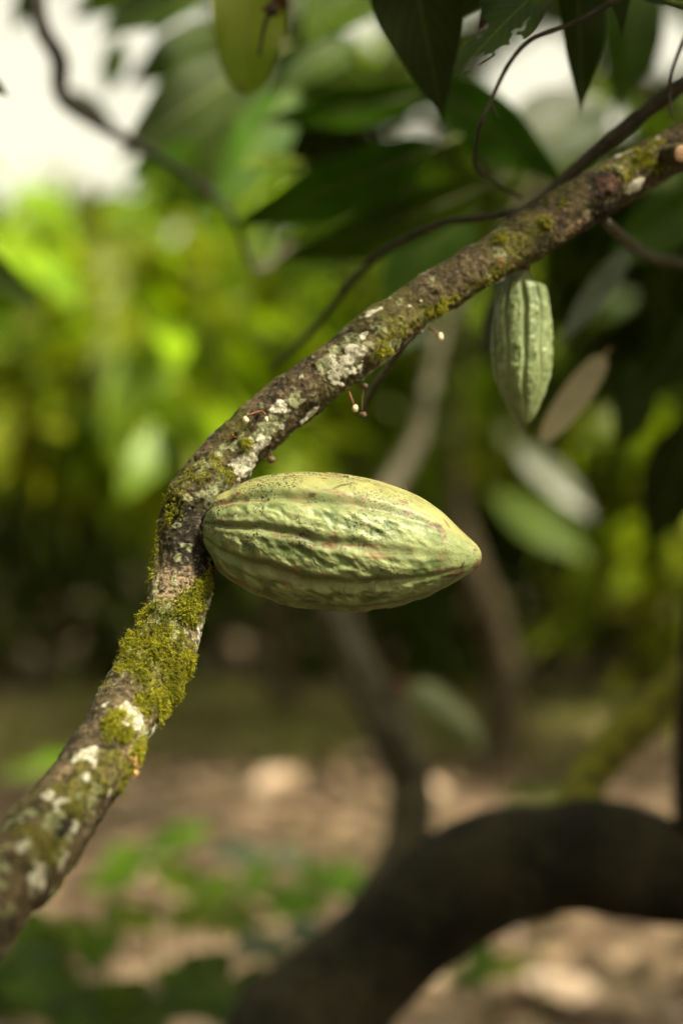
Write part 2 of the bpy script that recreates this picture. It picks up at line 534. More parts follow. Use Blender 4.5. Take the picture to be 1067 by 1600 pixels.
def single_leaf(base, tip, W, normal, mat, parent, seed, droop=0.12, fold=0.15, wave=0.02, tint=0.5, midrib=True, name='leaf', chew=None, rib_mat=None, petiole=True, nu=36, nv=17, shape=None):
    base, tip = np.asarray(base, float), np.asarray(tip, float)
    L = np.linalg.norm(tip - base)
    if chew: nu, nv = 90, 45
    V, F, lu, lv = leaf_grid(nu, nv, L, W, droop, fold, wave, seed, shape)
    A = leaf_frame(base, tip, normal)
    # keep the tip where it was asked for in spite of the droop
    V[:, 2] += droop * L * lu
    if chew:
        Q = np.stack([lu * 3, lv * 1.1, np.zeros_like(lu)], 1)
        hole = fbm(Q, chew[0], seed, 3) > chew[1]
        hole &= (np.abs(lv) > 0.12)
        F = F[~hole[F].any(1)]
    Vw = V @ A + base
    # slim physical thickness
    k = len(Vw)
    thick = 0.0004
    nrm = A[2]
    V2 = np.vstack([Vw, Vw - nrm * thick])
    F2 = np.vstack([F, F[:, ::-1] + k])
    o = mk(name, V2, F2, mat, parent, dict(lu=np.tile(lu, 2), lv=np.tile(lv, 2), tint=np.full(2 * k, tint)))
    if midrib:
        c = [list(np.array([t * L, 0, -droop * L * t * t + droop * L * t - 0.0006]) @ A + base) + [0.0016 * (1 - 0.8 * t) * (L / 0.2)] for t in np.linspace(0 if not petiole else -0.10, 0.97, 8)]
        Vm, Fm, _ = tube(c, 24, 6)
        mk('midrib', Vm, Fm, rib_mat or M['midrib'], o)
    return o

def leaf_batch(B, D, Nn, L, W, tint, nu=5, droop=0.25, fold=0.2):
    """many leaves at once: arrays of base points, directions, normals -> V, F, attrs"""
    n = len(B)
    V0, F0, lu, lv = leaf_grid(nu, 3, 1.0, 1.0, 0.0, 0.0, 0.0)
    X = unit(D)
    Nn = unit(Nn - X * np.sum(Nn * X, 1, keepdims=True))
    Y = np.cross(Nn, X)
    m = len(V0)
    ux, uy = V0[:, 0], V0[:, 1]
    lx = L[:, None] * ux[None, :]
    ly = W[:, None] * uy[None, :]
    lz = -droop * L[:, None] * (ux ** 2)[None, :] + fold * np.abs(ly)
    V = B[:, None, :] + lx[..., None] * X[:, None, :] + ly[..., None] * Y[:, None, :] + lz[..., None] * Nn[:, None, :]
    F = (F0[None] + (np.arange(n) * m)[:, None, None]).reshape(-1, 4)
    return V.reshape(-1, 3), F, dict(lu=np.tile(lu, n), lv=np.tile(lv, n), tint=np.repeat(tint, m))

# sky shows through the canopy in these directions (photo pixels): no leaf grows across them
GAPS = [(70, 90, 95), (130, 200, 45), (30, 200, 40), (250, 25, 45), (565, 25, 20), (722, 10, 16), (828, 130, 62), (1000, 95, 20), (1045, 75, 28),
        (150, 100, 28), (600, 196, 9), (665, 190, 9), (940, 205, 22), (10, 40, 60), (990, 40, 18), (205, 165, 24), (645, 236, 12), (270, 70, 20), (170, 245, 16), (250, 165, 20), (290, 110, 18), (870, 60, 16), (915, 85, 14), (1040, 40, 22)]

def gap_ok(pts, half):
    q = proj(pts)
    ok = np.ones(len(pts), bool)
    hp = half / pts[:, 1] * FPX
    for gx, gy, gr in GAPS:
        ok &= np.hypot(q[:, 0] - gx, q[:, 1] - gy) > gr + 0.75 * hp
    return ok | (pts[:, 1] < 0.3)

def crown_leaves(ellipsoids, n, leafL, seed, clumps=26, spread=0.34, tint=(0.2, 0.9), gaps=True, gfac=1.0):
    r = np.random.default_rng(seed)
    B, D, N, L, T = [], [], [], [], []
    tot = sum(e[6] if len(e) > 6 else 1 for e in ellipsoids)
    for e in ellipsoids:
        c, rad = np.array(e[:3]), np.array(e[3:6])
        ne = int(n * (e[6] if len(e) > 6 else 1) / tot)
        d = unit(r.normal(size=(clumps, 3))) * r.uniform(0.25, 1.0, (clumps, 1)) ** 0.5
        cc = c + d * rad
        ct = r.uniform(*tint, clumps)
        k = r.integers(0, clumps, ne)
        off = r.normal(size=(ne, 3)) * rad * spread * 0.6
        p = cc[k] + off
        q = (p - c) / rad
        out = unit(q + 1e-6)
        dirv = unit(out * np.array([1, 1, 0.3]) + r.normal(size=(ne, 3)) * 0.55 + np.array([0, 0, -0.55]))
        nrm = unit(out * 0.5 + np.array([0, 0, 1.0]) + r.normal(size=(ne, 3)) * 0.45)
        B.append(p); D.append(dirv); N.append(nrm)
        L.append(leafL * r.uniform(0.6, 1.25, ne)); T.append(np.clip(ct[k] + r.normal(size=ne) * 0.14, 0, 1))
    B, D, N, L, T = (np.concatenate(x) for x in (B, D, N, L, T))
    if gaps:
        ok = gap_ok(B + D * L[:, None] * 0.5, L * 0.5 * gfac)
        B, D, N, L, T = B[ok], D[ok], N[ok], L[ok], T[ok]
    return B, D, N, L, T

# ------------------------------------------------------------------ ground
def ground_h(x, y):
    V = np.stack([x, y, np.zeros_like(x)], 1)
    near = smooth(60, 20, np.hypot(x, y))
    return (0.06 * noise3(V, 0.7, 3) + 0.025 * noise3(V, 2.3, 5)) * near
gx = np.concatenate([-np.geomspace(400, 6.2, 14), np.linspace(-6, 6, 61), np.geomspace(6.2, 400, 14)])
gy = np.concatenate([-np.geomspace(400, 2.2, 14), np.linspace(-2, 22, 121), np.geomspace(22.5, 600, 16)])
GX, GY = np.meshgrid(gx, gy, indexing='ij')
GV = np.stack([GX.ravel(), GY.ravel(), ground_h(GX.ravel(), GY.ravel())], 1)
gF = grid_faces(len(gx), len(gy), False)
tag(mk('ground', GV, gF, M['soil']), kind='structure')

def place_on_ground(x, y):
    return ground_h(np.asarray(x, float), np.asarray(y, float))

# leaf litter: nobody could count it
r = np.random.default_rng(21)
n = 9000
ly = 1.6 + 15 * r.uniform(0, 1, n) ** 1.3
lx = r.uniform(-1, 1, n) * (1.6 + 0.34 * ly)
lz = place_on_ground(lx, ly) + 0.012 + r.uniform(0, 0.03, n)
az = r.uniform(0, 2 * np.pi, n)
B = np.stack([lx, ly, lz], 1)
D = np.stack([np.cos(az), np.sin(az), r.normal(0, 0.22, n)], 1)
Nn = np.stack([r.normal(0, 0.35, n), r.normal(0, 0.35, n), np.ones(n)], 1)
L = r.uniform(0.10, 0.26, n)
V, F, A = leaf_batch(B, D, Nn, L, L * r.uniform(0.3, 0.45, n), r.uniform(0, 1, n) ** 1.3, 5, 0.05, -0.25)
lit = mk('leaf_litter', V, F, M['litter'], None, A)
tag(lit, 'brown fallen leaves covering the soil of the grove floor', 'leaf litter', kind='stuff')

# thin grass on the clearing
n = 14000
cxy = np.stack([r.uniform(-3.2, 3.2, 70), 6.6 + 3.6 * r.uniform(0, 1, 70) ** 0.7], 1)
k = r.integers(0, 70, n)
p = cxy[k] + r.normal(size=(n, 2)) * 0.22
B = np.stack([p[:, 0], p[:, 1], place_on_ground(p[:, 0], p[:, 1])], 1)
D = np.stack([r.normal(0, 0.45, n), r.normal(0, 0.45, n), np.ones(n)], 1)
Nn = np.stack([r.normal(size=n), r.normal(size=n), np.zeros(n)], 1)
V, F, A = leaf_batch(B, D, Nn, r.uniform(0.06, 0.16, n), np.full(n, 0.011), r.uniform(0, 1, n), 4, 0.2, 0)
tag(mk('grass', V, F, M['grass'], None, A), 'short thin grass growing through the leaf litter', 'grass', kind='stuff')

# ------------------------------------------------------------------ main cacao limb
LIMB = [(1180, 172, 1.06, 36), (1120, 200, 1.05, 35), (1062, 229, 1.04, 35), (1000, 264, 1.03, 36), (925, 306, 1.02, 39), (860, 345, 1.01, 38), (790, 390, 1.0, 36), (715, 437, 0.985, 35),
        (640, 484, 0.975, 36), (565, 540, 0.965, 39), (496, 594, 0.96, 40), (416, 658, 0.955, 40), (366, 706, 0.952, 42), (322, 762, 0.95, 46),
        (298, 815, 0.948, 48), (290, 870, 0.942, 48), (284, 920, 0.933, 50), (257, 1004, 0.912, 51), (219, 1070, 0.892, 51), (176, 1152, 0.858, 53),
        (110, 1252, 0.815, 59), (45, 1342, 0.775, 66), (-45, 1440, 0.735, 72)]
ctrl = pxpath(LIMB)
ctrl.append([-0.245, 0.66, 0.93, 0.028]); ctrl.append([-0.33, 0.62, 0.72, 0.034]); ctrl.append([-0.36, 0.61, 0.40, 0.040]); ctrl.append([-0.36, 0.62, 0.12, 0.052]); ctrl.append([-0.36, 0.63, -0.06, 0.075])
main_tree = empty('cacao_tree', (-0.36, 0.63, 0.0), 'cacao tree with lichen-spotted mossy limb arching across the whole picture', 'tree')

NU, NV = 1900, 170
_c = catmull(ctrl, 4000)
c = _c[np.unique(np.concatenate([np.linspace(0, 2250, NU - 150), np.linspace(2262, 3999, 150)]).round(3), return_index=False).astype(int)]
C, rad = c[:, :3], c[:, 3]
T, N, Bn = frames(C, (0, -1, 0))
th = np.linspace(0, 2 * np.pi, NV, endpoint=False)
Dv = N[:, None, :] * np.cos(th)[None, :, None] + Bn[:, None, :] * np.sin(th)[None, :, None]
V0 = C[:, None, :] + Dv * rad[:, None, None]
fl = V0.reshape(-1, 3)
Df = Dv.reshape(-1, 3)
Tf = np.repeat(T, NV, 0)
disp = 0.0016 * fbm(fl, 28, 1, 3) + 0.0010 * fbm(fl, 95, 2, 3) + 0.00065 * fbm(fl, 330, 3, 3)

def surf_index(px, py):
    """the front-facing limb vertex seen at a photo pixel"""
    q = proj(fl)
    front = (Df * (fl - np.array([0, 0, CAMZ]))).sum(1) < 0
    d = np.hypot(q[:, 0] - px, q[:, 1] - py) + np.where(front, 0, 1e6)
    return int(np.argmin(d))

def patch(px, py, ra, rc, amp=0.55, scale=90, seed=0, soft=0.14):
    """noise-edged patch on the bark: half-lengths along and across the limb in photo pixels"""
    i = surf_index(px, py)
    s = fl[i, 1] / FPX
    dlt = fl - fl[i]
    al = (dlt * Tf[i]).sum(1)
    ac = np.linalg.norm(dlt - al[:, None] * Tf[i], axis=1)
    dd = np.hypot(al / (ra * s), ac / (rc * s))
    near = dd < 3
    m = np.zeros(len(fl))
    e = dd[near] + amp * fbm(fl[near], scale, seed, 4)
    m[near] = smooth(1 + soft, 1 - soft, e)
    return m

def lump(px, py, ra, rc, h):
    i = surf_index(px, py)
    s = fl[i, 1] / FPX
    dlt = fl - fl[i]
    al = (dlt * Tf[i]).sum(1)
    ac = np.linalg.norm(dlt - al[:, None] * Tf[i], axis=1)
    return h * s * np.exp(-((al / (ra * s)) ** 2 + (ac / (rc * s)) ** 2))

# knots, leaf scars, the swollen cushion where the pod grows, the rotten branch scar
for a in [(850, 345, 12, 9, 9), (783, 378, 9, 8, 8), (682, 450, 10, 8, 7), (600, 500, 8, 12, 4), (947, 286, 30, 22, 11), (945, 286, 15, 12, -17), (278, 765, 20, 26, 9), (300, 800, 16, 26, -6),
          (310, 838, 20, 24, 10), (560, 590, 9, 12, 6), (500, 640, 8, 8, 5), (990, 250, 16, 16, -4), (250, 900, 12, 30, 3), (190, 1130, 20, 20, 5), (170, 1140, 10, 14, -6), (120, 1210, 18, 18, 5), (100, 1300, 18, 18, -7),
          (265, 800, 12, 16, -4), (735, 410, 3, 26, 2.5), (742, 417, 3, 26, -3), (596, 505, 3, 24, 2.5), (601, 512, 3, 20, -3), (1040, 255, 16, 10, 8), (430, 690, 10, 8, 4), (880, 330, 8, 8, 4)]:
    disp = disp + lump(*a)
# transverse wrinkles at the bend
wr = patch(300, 810, 60, 70, 0.3, 40, 5, 0.3)
arc = np.repeat(np.arange(NU) * 1.0, NV)
disp = disp + wr * 0.0012 * fbm(np.stack([arc * 0.012, Df[:, 0] * 0.6, Df[:, 2] * 0.6], 1), 4.0, 8, 3)

Z = np.zeros(len(fl))
lw, lg, pale, dark_patch, mossy = Z.copy(), Z.copy(), Z.copy(), Z.copy(), Z.copy()
for k, a in enumerate([(538, 572, 28, 19, .55), (520, 590, 14, 14, .5), (552, 553, 16, 12, .6), (388, 722, 28, 20, .3), (440, 637, 9, 12, .5), (427, 640, 6, 6, .4), (600, 570, 34, 9, .5), (484, 648, 22, 7, .5), (567, 526, 8, 7, .5), (586, 487, 20, 4, .5),
                       (408, 692, 16, 9, .6), (438, 667, 6, 5, .5), (320, 960, 46, 10, .35), (314, 1000, 26, 8, .4), (246, 1135, 30, 10, .4), (208, 1122, 20, 18, .55), (196, 1105, 12, 9, .5), (137, 1182, 18, 14, .5),
                       (92, 1256, 17, 11, .4), (76, 1246, 9, 8, .4), (60, 1375, 22, 18, .6), (118, 1293, 14, 11, .5), (165, 1102, 9, 7, .5), (170, 1240, 14, 6, .5), (135, 1217, 9, 7, .5), (1000, 285, 26, 7, .5), (967, 243, 12, 5, .5), (775, 440, 26, 4, .5), (40, 1325, 12, 10, .6),
                       (100, 1345, 26, 7, .5), (658, 514, 14, 5, .5), (640, 477, 4, 3, .5), (657, 470, 4, 3, .5), (1020, 218, 10, 4, .5), (470, 590, 4, 3, .5)]):
    lw = np.maximum(lw, patch(*a[:4], amp=a[4] + 0.35, scale=170, seed=40 + k, soft=0.10))
for k, a in enumerate([(335, 762, 26, 17, .4), (510, 575, 18, 17, .5), (548, 530, 14, 12, .5), (370, 700, 16, 11, .6), (425, 655, 20, 16, .6), (268, 962, 30, 20, .5), (405, 685, 26, 14, .5), (460, 620, 12, 12, .6), (600, 548, 22, 14, .5), (520, 545, 8, 8, .5), (312, 740, 10, 10, .6), (85, 1285, 16, 12, .9), (145, 1240, 14, 10, .9), (255, 985, 30, 14, .6), (225, 1150, 22, 14, .7)]):
    lg = np.maximum(lg, patch(*a[:4], amp=a[4] + 0.35, scale=150, seed=140 + k) * 0.85)
for k, a in enumerate([(272, 905, 36, 34, .4), (262, 940, 30, 30, .5), (240, 990, 26, 26, .5), (222, 1120, 26, 20, .6), (200, 1200, 30, 24, .8), (265, 790, 10, 12, .5), (285, 790, 14, 8, .7), (905, 350, 40, 10, .7), (110, 1200, 26, 20, .8)]):
    pale = np.maximum(pale, patch(*a[:4], amp=a[4], scale=80, seed=240 + k, soft=0.3) * 0.8)
for k, a in enumerate([(300, 850, 40, 46, .5), (318, 870, 40, 26, .4), (268, 968, 16, 24, .6), (292, 805, 14, 40, .5), (262, 1015, 10, 14, .4), (228, 1100, 16, 22, .6), (945, 286, 30, 20, .3), (940, 330, 24, 10, .6), (100, 1298, 22, 16, .5), (190, 1135, 26, 24, .6), (1025, 245, 26, 18, .5), (545, 515, 12, 8, .7), (340, 650, 30, 16, .8)]):
    dark_patch = np.maximum(dark_patch, patch(*a[:4], amp=a[4], scale=70, seed=340 + k, soft=0.25) * 0.9)  # darker bark patches with noisy edges
MOSS = [(248, 1030, 80, 58, .8, 3400), (280, 1062, 50, 34, .7, 2600), (262, 1085, 40, 30, .8, 1300), (305, 935, 46, 20, .8, 800), (262, 980, 40, 36, .9, 700), (185, 1140, 34, 20, .7, 800), (205, 1190, 44, 20, .8, 600), (60, 1330, 60, 30, 1.1, 240),
        (245, 870, 110, 7, .9, 110), (280, 770, 44, 16, .9, 160), (990, 258, 36, 18, .9, 240), (1010, 238, 34, 20, .9, 260), (590, 545, 30, 16, .9, 150), (700, 472, 34, 12, .9, 150), (775, 425, 30, 8, 1.0, 50), (850, 345, 10, 8, .6, 60), (783, 376, 12, 7, .6, 70),
        (384, 692, 8, 11, .4, 70), (360, 740, 16, 14, .7, 40), (130, 1230, 60, 26, 1.1, 240), (820, 370, 40, 10, 1.1, 40), (640, 500, 40, 14, 1.1, 60), (325, 905, 30, 10, .6, 200), (330, 725, 34, 12, .9, 60), (880, 320, 20, 8, 1.1, 30), (215, 1000, 60, 16, .9, 240)]
mm = []
for k, a in enumerate(MOSS):
    m_ = patch(*a[:4], amp=a[4], scale=75, seed=440 + k, soft=0.3)
    mm.append(m_)
    mossy = np.maximum(mossy, m_ * (0.8 if a[5] > 400 else 0.55))
# scattered lichen specks all round
n5 = fbm(fl, 150, 77, 3) + 0.4 * fbm(fl, 18, 78, 2)
lg = np.maximum(lg, smooth(0.62, 0.75, n5) * 0.7)
n6 = fbm(fl, 60, 79, 4) + 0.5 * fbm(fl, 9, 80, 2)
back = smooth(-0.2, 0.3, Df[:, 1])
lw = np.maximum(lw, smooth(0.6, 0.7, n6) * back)
disp = disp + 0.0006 * lw + 0.0004 * lg + 0.0009 * mossy
Vl = fl + Df * disp[:, None]
limb = mk('limb', Vl, grid_faces(NU, NV, True), M['bark'], main_tree, dict(lichen_white=lw, lichen_green=lg, pale=pale, dark_patch=dark_patch, mossy=mossy))

# rotten hollow and cut stub
def blob(center, radii, seed, nu=18, nv=24, amp=0.25, scale=None, axes=None):
    u = np.linspace(0.02, np.pi - 0.02, nu)[:, None]
    v = np.linspace(0, 2 * np.pi, nv, endpoint=False)[None, :]
    d = np.stack(np.broadcast_arrays(np.sin(u) * np.cos(v), np.sin(u) * np.sin(v), np.cos(u)), -1).reshape(-1, 3)
    rr = 1 + amp * fbm(d, scale or 1.8, seed, 3)
    V = d * rr[:, None] * np.asarray(radii)
    if axes is not None: V = V @ axes
    return V + np.asarray(center), grid_faces(nu, nv, True)

i = surf_index(944, 287)
ax = np.stack([Tf[i], np.cross(Df[i], Tf[i]), Df[i]], 0)
V, F = blob(fl[i] - Df[i] * 0.0005, (0.012, 0.0085, 0.0035), 5, amp=0.55, axes=ax)
mk('branch_scar', V, F, M['hollow'], limb)
i = surf_index(1052, 240)
tp = P(1066, 240, 0.985)
V, F, _ = tube([list(fl[i] - Df[i] * 0.01) + [0.0085], list(fl[i] * 0.5 + tp * 0.5) + [0.0075], list(tp) + [0.0068]], 10, 20, bump=0.1, bscale=200)
stub = mk('cut_stub', V, F, M['bark_bg'], limb)
dirn = unit(tp - fl[i])
Tc, Nc, Bc = frames(np.array([tp, tp + dirn * 0.001]))
V, F = blob(tp + dirn * 0.0004, (0.0058, 0.0058, 0.0010), 9, amp=0.08, axes=np.stack([Nc[0], Bc[0], dirn], 0))
mk('cut_face', V, F, M['cut'], stub)

# moss tufts
moss_gap = fbm(fl, 130, 91, 3)
def moss_mesh(sel_mask_list, counts, lmin=0.0022, lmax=0.0062, seed=3):
    r = np.random.default_rng(seed)
    idx = []
    for m_, cnt in zip(sel_mask_list, counts):
        w = m_ ** 1.6 * (1 - 0.8 * lw) * np.clip(0.55 + 0.9 * moss_gap, 0.02, 2)
        if w.sum() <= 0: continue
        idx.append(r.choice(len(fl), cnt, p=w / w.sum()))
    idx = np.concatenate(idx)
    n = len(idx)
    p = Vl[idx] + r.normal(size=(n, 3)) * 0.0005
    nrm = Df[idx]
    L = r.uniform(lmin, lmax, n) * (0.8 + 0.5 * noise3(p, 120, 6))
    tang = unit(r.normal(size=(n, 3)))
    g = np.array([0.1, -0.05, -0.55])
    d0 = unit(nrm * r.uniform(0.4, 1.1, (n, 1)) + tang * 0.75 + g * 0.5)
    d1 = unit(d0 + g * 0.8 + tang * 0.25)
    side = unit(np.cross(d0, r.normal(size=(n, 3))))
    w = r.uniform(0.00018, 0.00034, n)[:, None]
    L = L[:, None]
    a = p - nrm * 0.0006
    b_ = a + d0 * L * 0.55
    c_ = b_ + d1 * L * 0.45
    V = [a - side * w, a + side * w, b_ + side * w, b_ - side * w, c_ + side * w * 0.3, c_ - side * w * 0.3]
    Fs = [[0, 1, 2, 3], [3, 2, 4, 5]]
    base = 6
    # leaflets along the strand
    for q, fpos in enumerate((0.25, 0.4, 0.55, 0.68, 0.8, 0.92)):
        s = 1 if q % 2 else -1
        o = a + d0 * L * min(fpos, 0.55) + d1 * L * max(0, fpos - 0.55)
        ld = unit(side * s + d1 * 0.8 + r.normal(size=(n, 3)) * 0.25)
        up = unit(np.cross(ld, d0))
        ll = L * r.uniform(0.18, 0.34, (n, 1))
        V += [o, o + ld * ll * 0.5 + up * ll * 0.22, o + ld * ll, o + ld * ll * 0.5 - up * ll * 0.22]
        Fs.append([base, base + 1, base + 2, base + 3]); base += 4
    V = np.stack(V, 1).reshape(-1, 3)
    F = (np.array(Fs)[None] + (np.arange(n) * base)[:, None, None]).reshape(-1, 4)
    tint = np.clip(0.5 + 0.55 * fbm(p, 70, 9, 2) + r.normal(0, 0.2, n), 0, 1)
    return V, F, dict(tint=np.repeat(tint, base))
V, F, A = moss_mesh(mm, [a[5] for a in MOSS])
tag(mk('moss', V, F, M['moss'], limb, A, smooth_on=False), kind='stuff')

# ------------------------------------------------------------------ pods
def make_pod(axis_rows, nu, nv, up, phase, mat, parent, seed, ridge=(0.050, 0.030), wart=0.0011, sq=0.0, wart_fn=None, wscale=1.0, scars=()):
    """axis rows x,y,z,r : shaped shell of ten ridges in pairs with warty skin"""
    c = catmull(axis_rows, nu)
    C, rad = c[:, :3], c[:, 3]
    T, N, B = frames(C, up)
    # straighten frame rotation: recompute from fixed up vector
    upv = np.asarray(up, float)
    N = unit(upv - T * (T @ upv)[:, None])
    B = np.cross(T, N)
    t = np.linspace(0, 1, nu)
    ph = np.linspace(0, 2 * np.pi, nv, endpoint=False)
    D = N[:, None, :] * np.cos(ph)[None, :, None] + B[:, None, :] * np.sin(ph)[None, :, None]
    TT = np.repeat(t[:, None], nv, 1)
    PH = np.repeat(ph[None, :], nu, 0)
    base = C[:, None, :] + D * rad[:, None, None]
    fb = base.reshape(-1, 3)
    wob = 0.10 * noise3(np.stack([TT.ravel() * 4, np.cos(PH).ravel() * 1.3, np.sin(PH).ravel() * 1.3], 1), 1.0, seed).reshape(nu, nv)
    wob += 0.016 * noise3(np.stack([TT.ravel() * 26, np.cos(PH).ravel() * 4, np.sin(PH).ravel() * 4], 1), 1.0, seed + 4).reshape(nu, nv)
    a = (PH + wob - phase) / (2 * np.pi) * 10
    near = np.round(a)
    dist = (a - near) * 36.0                                    # degrees from nearest furrow
    deep = (np.mod(near, 2) == 0)
    env = np.interp(TT, [0, 0.08, 0.3, 0.7, 0.9, 1], [0.7, 1.35, 1.05, 0.75, 0.35, 0.0])
    wdt = np.where(deep, 5.5, 4.2)
    fur = np.exp(-(dist / wdt) ** 2)
    dep = np.where(deep, ridge[0], ridge[1] * np.interp(TT, [0, 0.25, 0.6, 1], [1.3, 1.0, 0.55, 0.3])) * env
    lobe = np.cos(np.radians(np.abs(dist) * 5)) * -0.5 * 0.022 * env   # rounded lobes between furrows
    crest = np.exp(-((np.abs(dist) - np.where(deep, 9.0, 7.0)) / 3.0) ** 2)
    h = (-dep * fur + lobe + 0.010 * env * crest) * rad[:, None]
    # warty skin
    ax_ = unit(C[-1] - C[0])
    al_ = fb @ ax_
    sheared = fb + np.outer(al_, -0.35 * ax_) + np.outer(al_, 0.30 * np.cross(ax_, [0, 1.0, 0]))
    w1 = fbm(sheared, 165 * wscale, seed + 11, 2).reshape(nu, nv)
    w2 = fbm(sheared, 330 * wscale, seed + 12, 2).reshape(nu, nv)
    w0 = noise3(sheared, 75 * wscale, seed + 13).reshape(nu, nv)
    bil = np.tanh(1.8 * w1) + 0.5 * (1 - 2 * np.abs(w0))
    amt = np.interp(TT, [0, 0.05, 0.2, 0.6, 0.85, 1], [0.1, 0.5, 1, 1, 0.45, 0.1])
    if wart_fn is not None: amt = amt * wart_fn(TT, PH)
    amt = amt * (0.30 + 0.70 * smooth(3, 12, np.abs(dist)))
    wf = 0.60 * bil + 0.30 * w0
    h = h + wart * amt * (wf + 0.22 * w2)
    V = (base + D * h[..., None]).reshape(-1, 3)
    attrs = dict(t=TT.ravel(), ridge=np.clip(crest + fur * 0.6, 0, 1).ravel() * smooth(0.0, 0.05, TT).ravel(), furrow=(fur * np.clip(env, 0, 1)).ravel() * 0.9,
                 wart=np.clip(0.5 + 0.5 * (wf + 0.35 * w2) * np.clip(amt, 0.25, 1), 0, 1).ravel(), upper=(D @ np.array([0, 0, 1.0])).ravel())
    sc = np.zeros(len(V))
    if len(scars):
        q = proj(V); frontf = (D.reshape(-1, 3) * (V - np.array([0, 0, CAMZ]))).sum(1) < 0
        Tq = np.repeat(T, nv, 0)
        nz = fbm(V, 210, seed + 40, 4)
        for px, py, ra, rc, ang in scars:
            i = int(np.argmin(np.hypot(q[:, 0] - px, q[:, 1] - py) + np.where(frontf, 0, 1e6)))
            s_ = V[i, 1] / FPX
            cr = np.cross(D.reshape(-1, 3)[i], Tq[i])
            a1 = Tq[i] * math.cos(R(ang)) + cr * math.sin(R(ang)); a2 = -Tq[i] * math.sin(R(ang)) + cr * math.cos(R(ang))
            dl = V - V[i]
            e = np.sqrt(((dl @ a1) / (ra * s_)) ** 2 + ((dl @ a2) / (rc * s_)) ** 2 + ((dl @ D.reshape(-1, 3)[i]) / (25 * s_)) ** 2)
            sc = np.maximum(sc, smooth(1.2, 0.75, e + 0.75 * nz))
    attrs['scar'] = sc
    return mk('husk', V, grid_faces(nu, nv, True), mat, parent, attrs)

big = empty('cacao_pod', P(325, 826, 0.938), 'large warty yellow-green cacao pod jutting sideways from the limb, in sharp focus', 'cacao pod', 'cacao pods')
prof = [(318, 821, 2), (319, 821, 14), (323, 821.5, 30), (331, 822.5, 43), (345, 824, 58), (365, 828, 74), (395, 832.5, 89), (430, 837, 99.5), (480, 843, 107.5), (530, 848.5, 108.5), (580, 853, 103), (630, 858, 90.5), (670, 863, 73), (700, 867, 53), (722, 869.5, 36.5), (737, 871, 25), (745, 872, 18), (750, 872.6, 11), (752, 872.8, 5), (752.6, 872.9, 1)]
rows = []
for x, y, rr in prof:
    f = (x - 320) / 430
    d = 0.934 - 0.012 * f
    rows.append(list(P(x, y, d)) + [rr * d / FPX * 0.992])
def wart_main(TT, PH):
    # strongest on the flank that faces the camera, smooth along the sunny top
    side = np.cos(PH - np.pi * 1.5) if False else np.ones_like(PH)
    topness = np.cos(PH)
    return 1.0 - 0.72 * smooth(0.35, 0.85, topness)
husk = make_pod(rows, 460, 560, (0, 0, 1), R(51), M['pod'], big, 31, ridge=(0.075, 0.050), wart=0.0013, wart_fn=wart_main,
                scars=[(716, 893, 12, 6, 30), (708, 899, 16, 3, -10), (722, 884, 13, 3, 60), (690, 890, 20, 2, 5), (690, 829, 8, 5, 40), (676, 822, 18, 2.5, 25), (694, 840, 11, 1.8, 80), (700, 820, 10, 1.8, -40), (747, 880, 9, 6, 60), (742, 858, 5, 3, 60), (396, 783, 22, 3, -3), (345, 787, 14, 5, -30), (516, 853, 11, 4, 0), (600, 866, 30, 1.6, 4), (558, 851, 26, 1.6, 5), (470, 838, 24, 1.8, 8), (431, 836, 8, 3, 0), (640, 800, 9, 3, 20), (630, 784, 6, 3, 0), (487, 774, 6, 3, 20), (578, 821, 12, 1.6, 50), (566, 819, 10, 1.4, -10), (470, 745, 40, 3, -3), (500, 747, 16, 4, 8), (690, 902, 5, 4, 0), (540, 757, 18, 1.8, 40)])
V, F, _ = tube([list(P(300, 815, 0.945)) + [0.008], list(P(318, 820, 0.937)) + [0.0065], list(P(334, 823, 0.934)) + [0.0075]], 14, 20, bump=0.12, bscale=200)
mk('stalk', V, F, M['pod_stalk'], big)

young = empty('cacao_pod', P(818, 425, 1.0), 'smaller green ridged cacao pod hanging straight down under the limb', 'cacao pod', 'cacao pods')
prof = [(818, 446, 3), (818, 443, 12), (817, 441, 22), (816.5, 442, 31), (816, 450, 38), (815.5, 470, 42), (815, 500, 45), (815, 530, 46.5), (815.5, 555, 46.5), (816.5, 580, 44), (817, 605, 38), (817.5, 627, 29), (818, 645, 20), (818, 656, 13), (818, 662, 8), (818, 664.5, 3)]
rows = []
for x, y, rr in prof:
    d = 1.02
    rows.append(list(P(x, y, d)) + [rr * d / FPX])
rows = [r_ for r_ in rows]
make_pod(rows, 300, 360, (0, -1, 0), R(4), M['pod_young'], young, 57, ridge=(0.14, 0.085), wart=0.0010, wscale=1.6)
V, F, _ = tube([list(P(822, 398, 1.008)) + [0.0040], list(P(820, 418, 1.018)) + [0.0034], list(P(818, 449, 1.02)) + [0.0042]], 14, 16, bump=0.1, bscale=250)
mk('stalk', V, F, M['pod_stalk'], young)

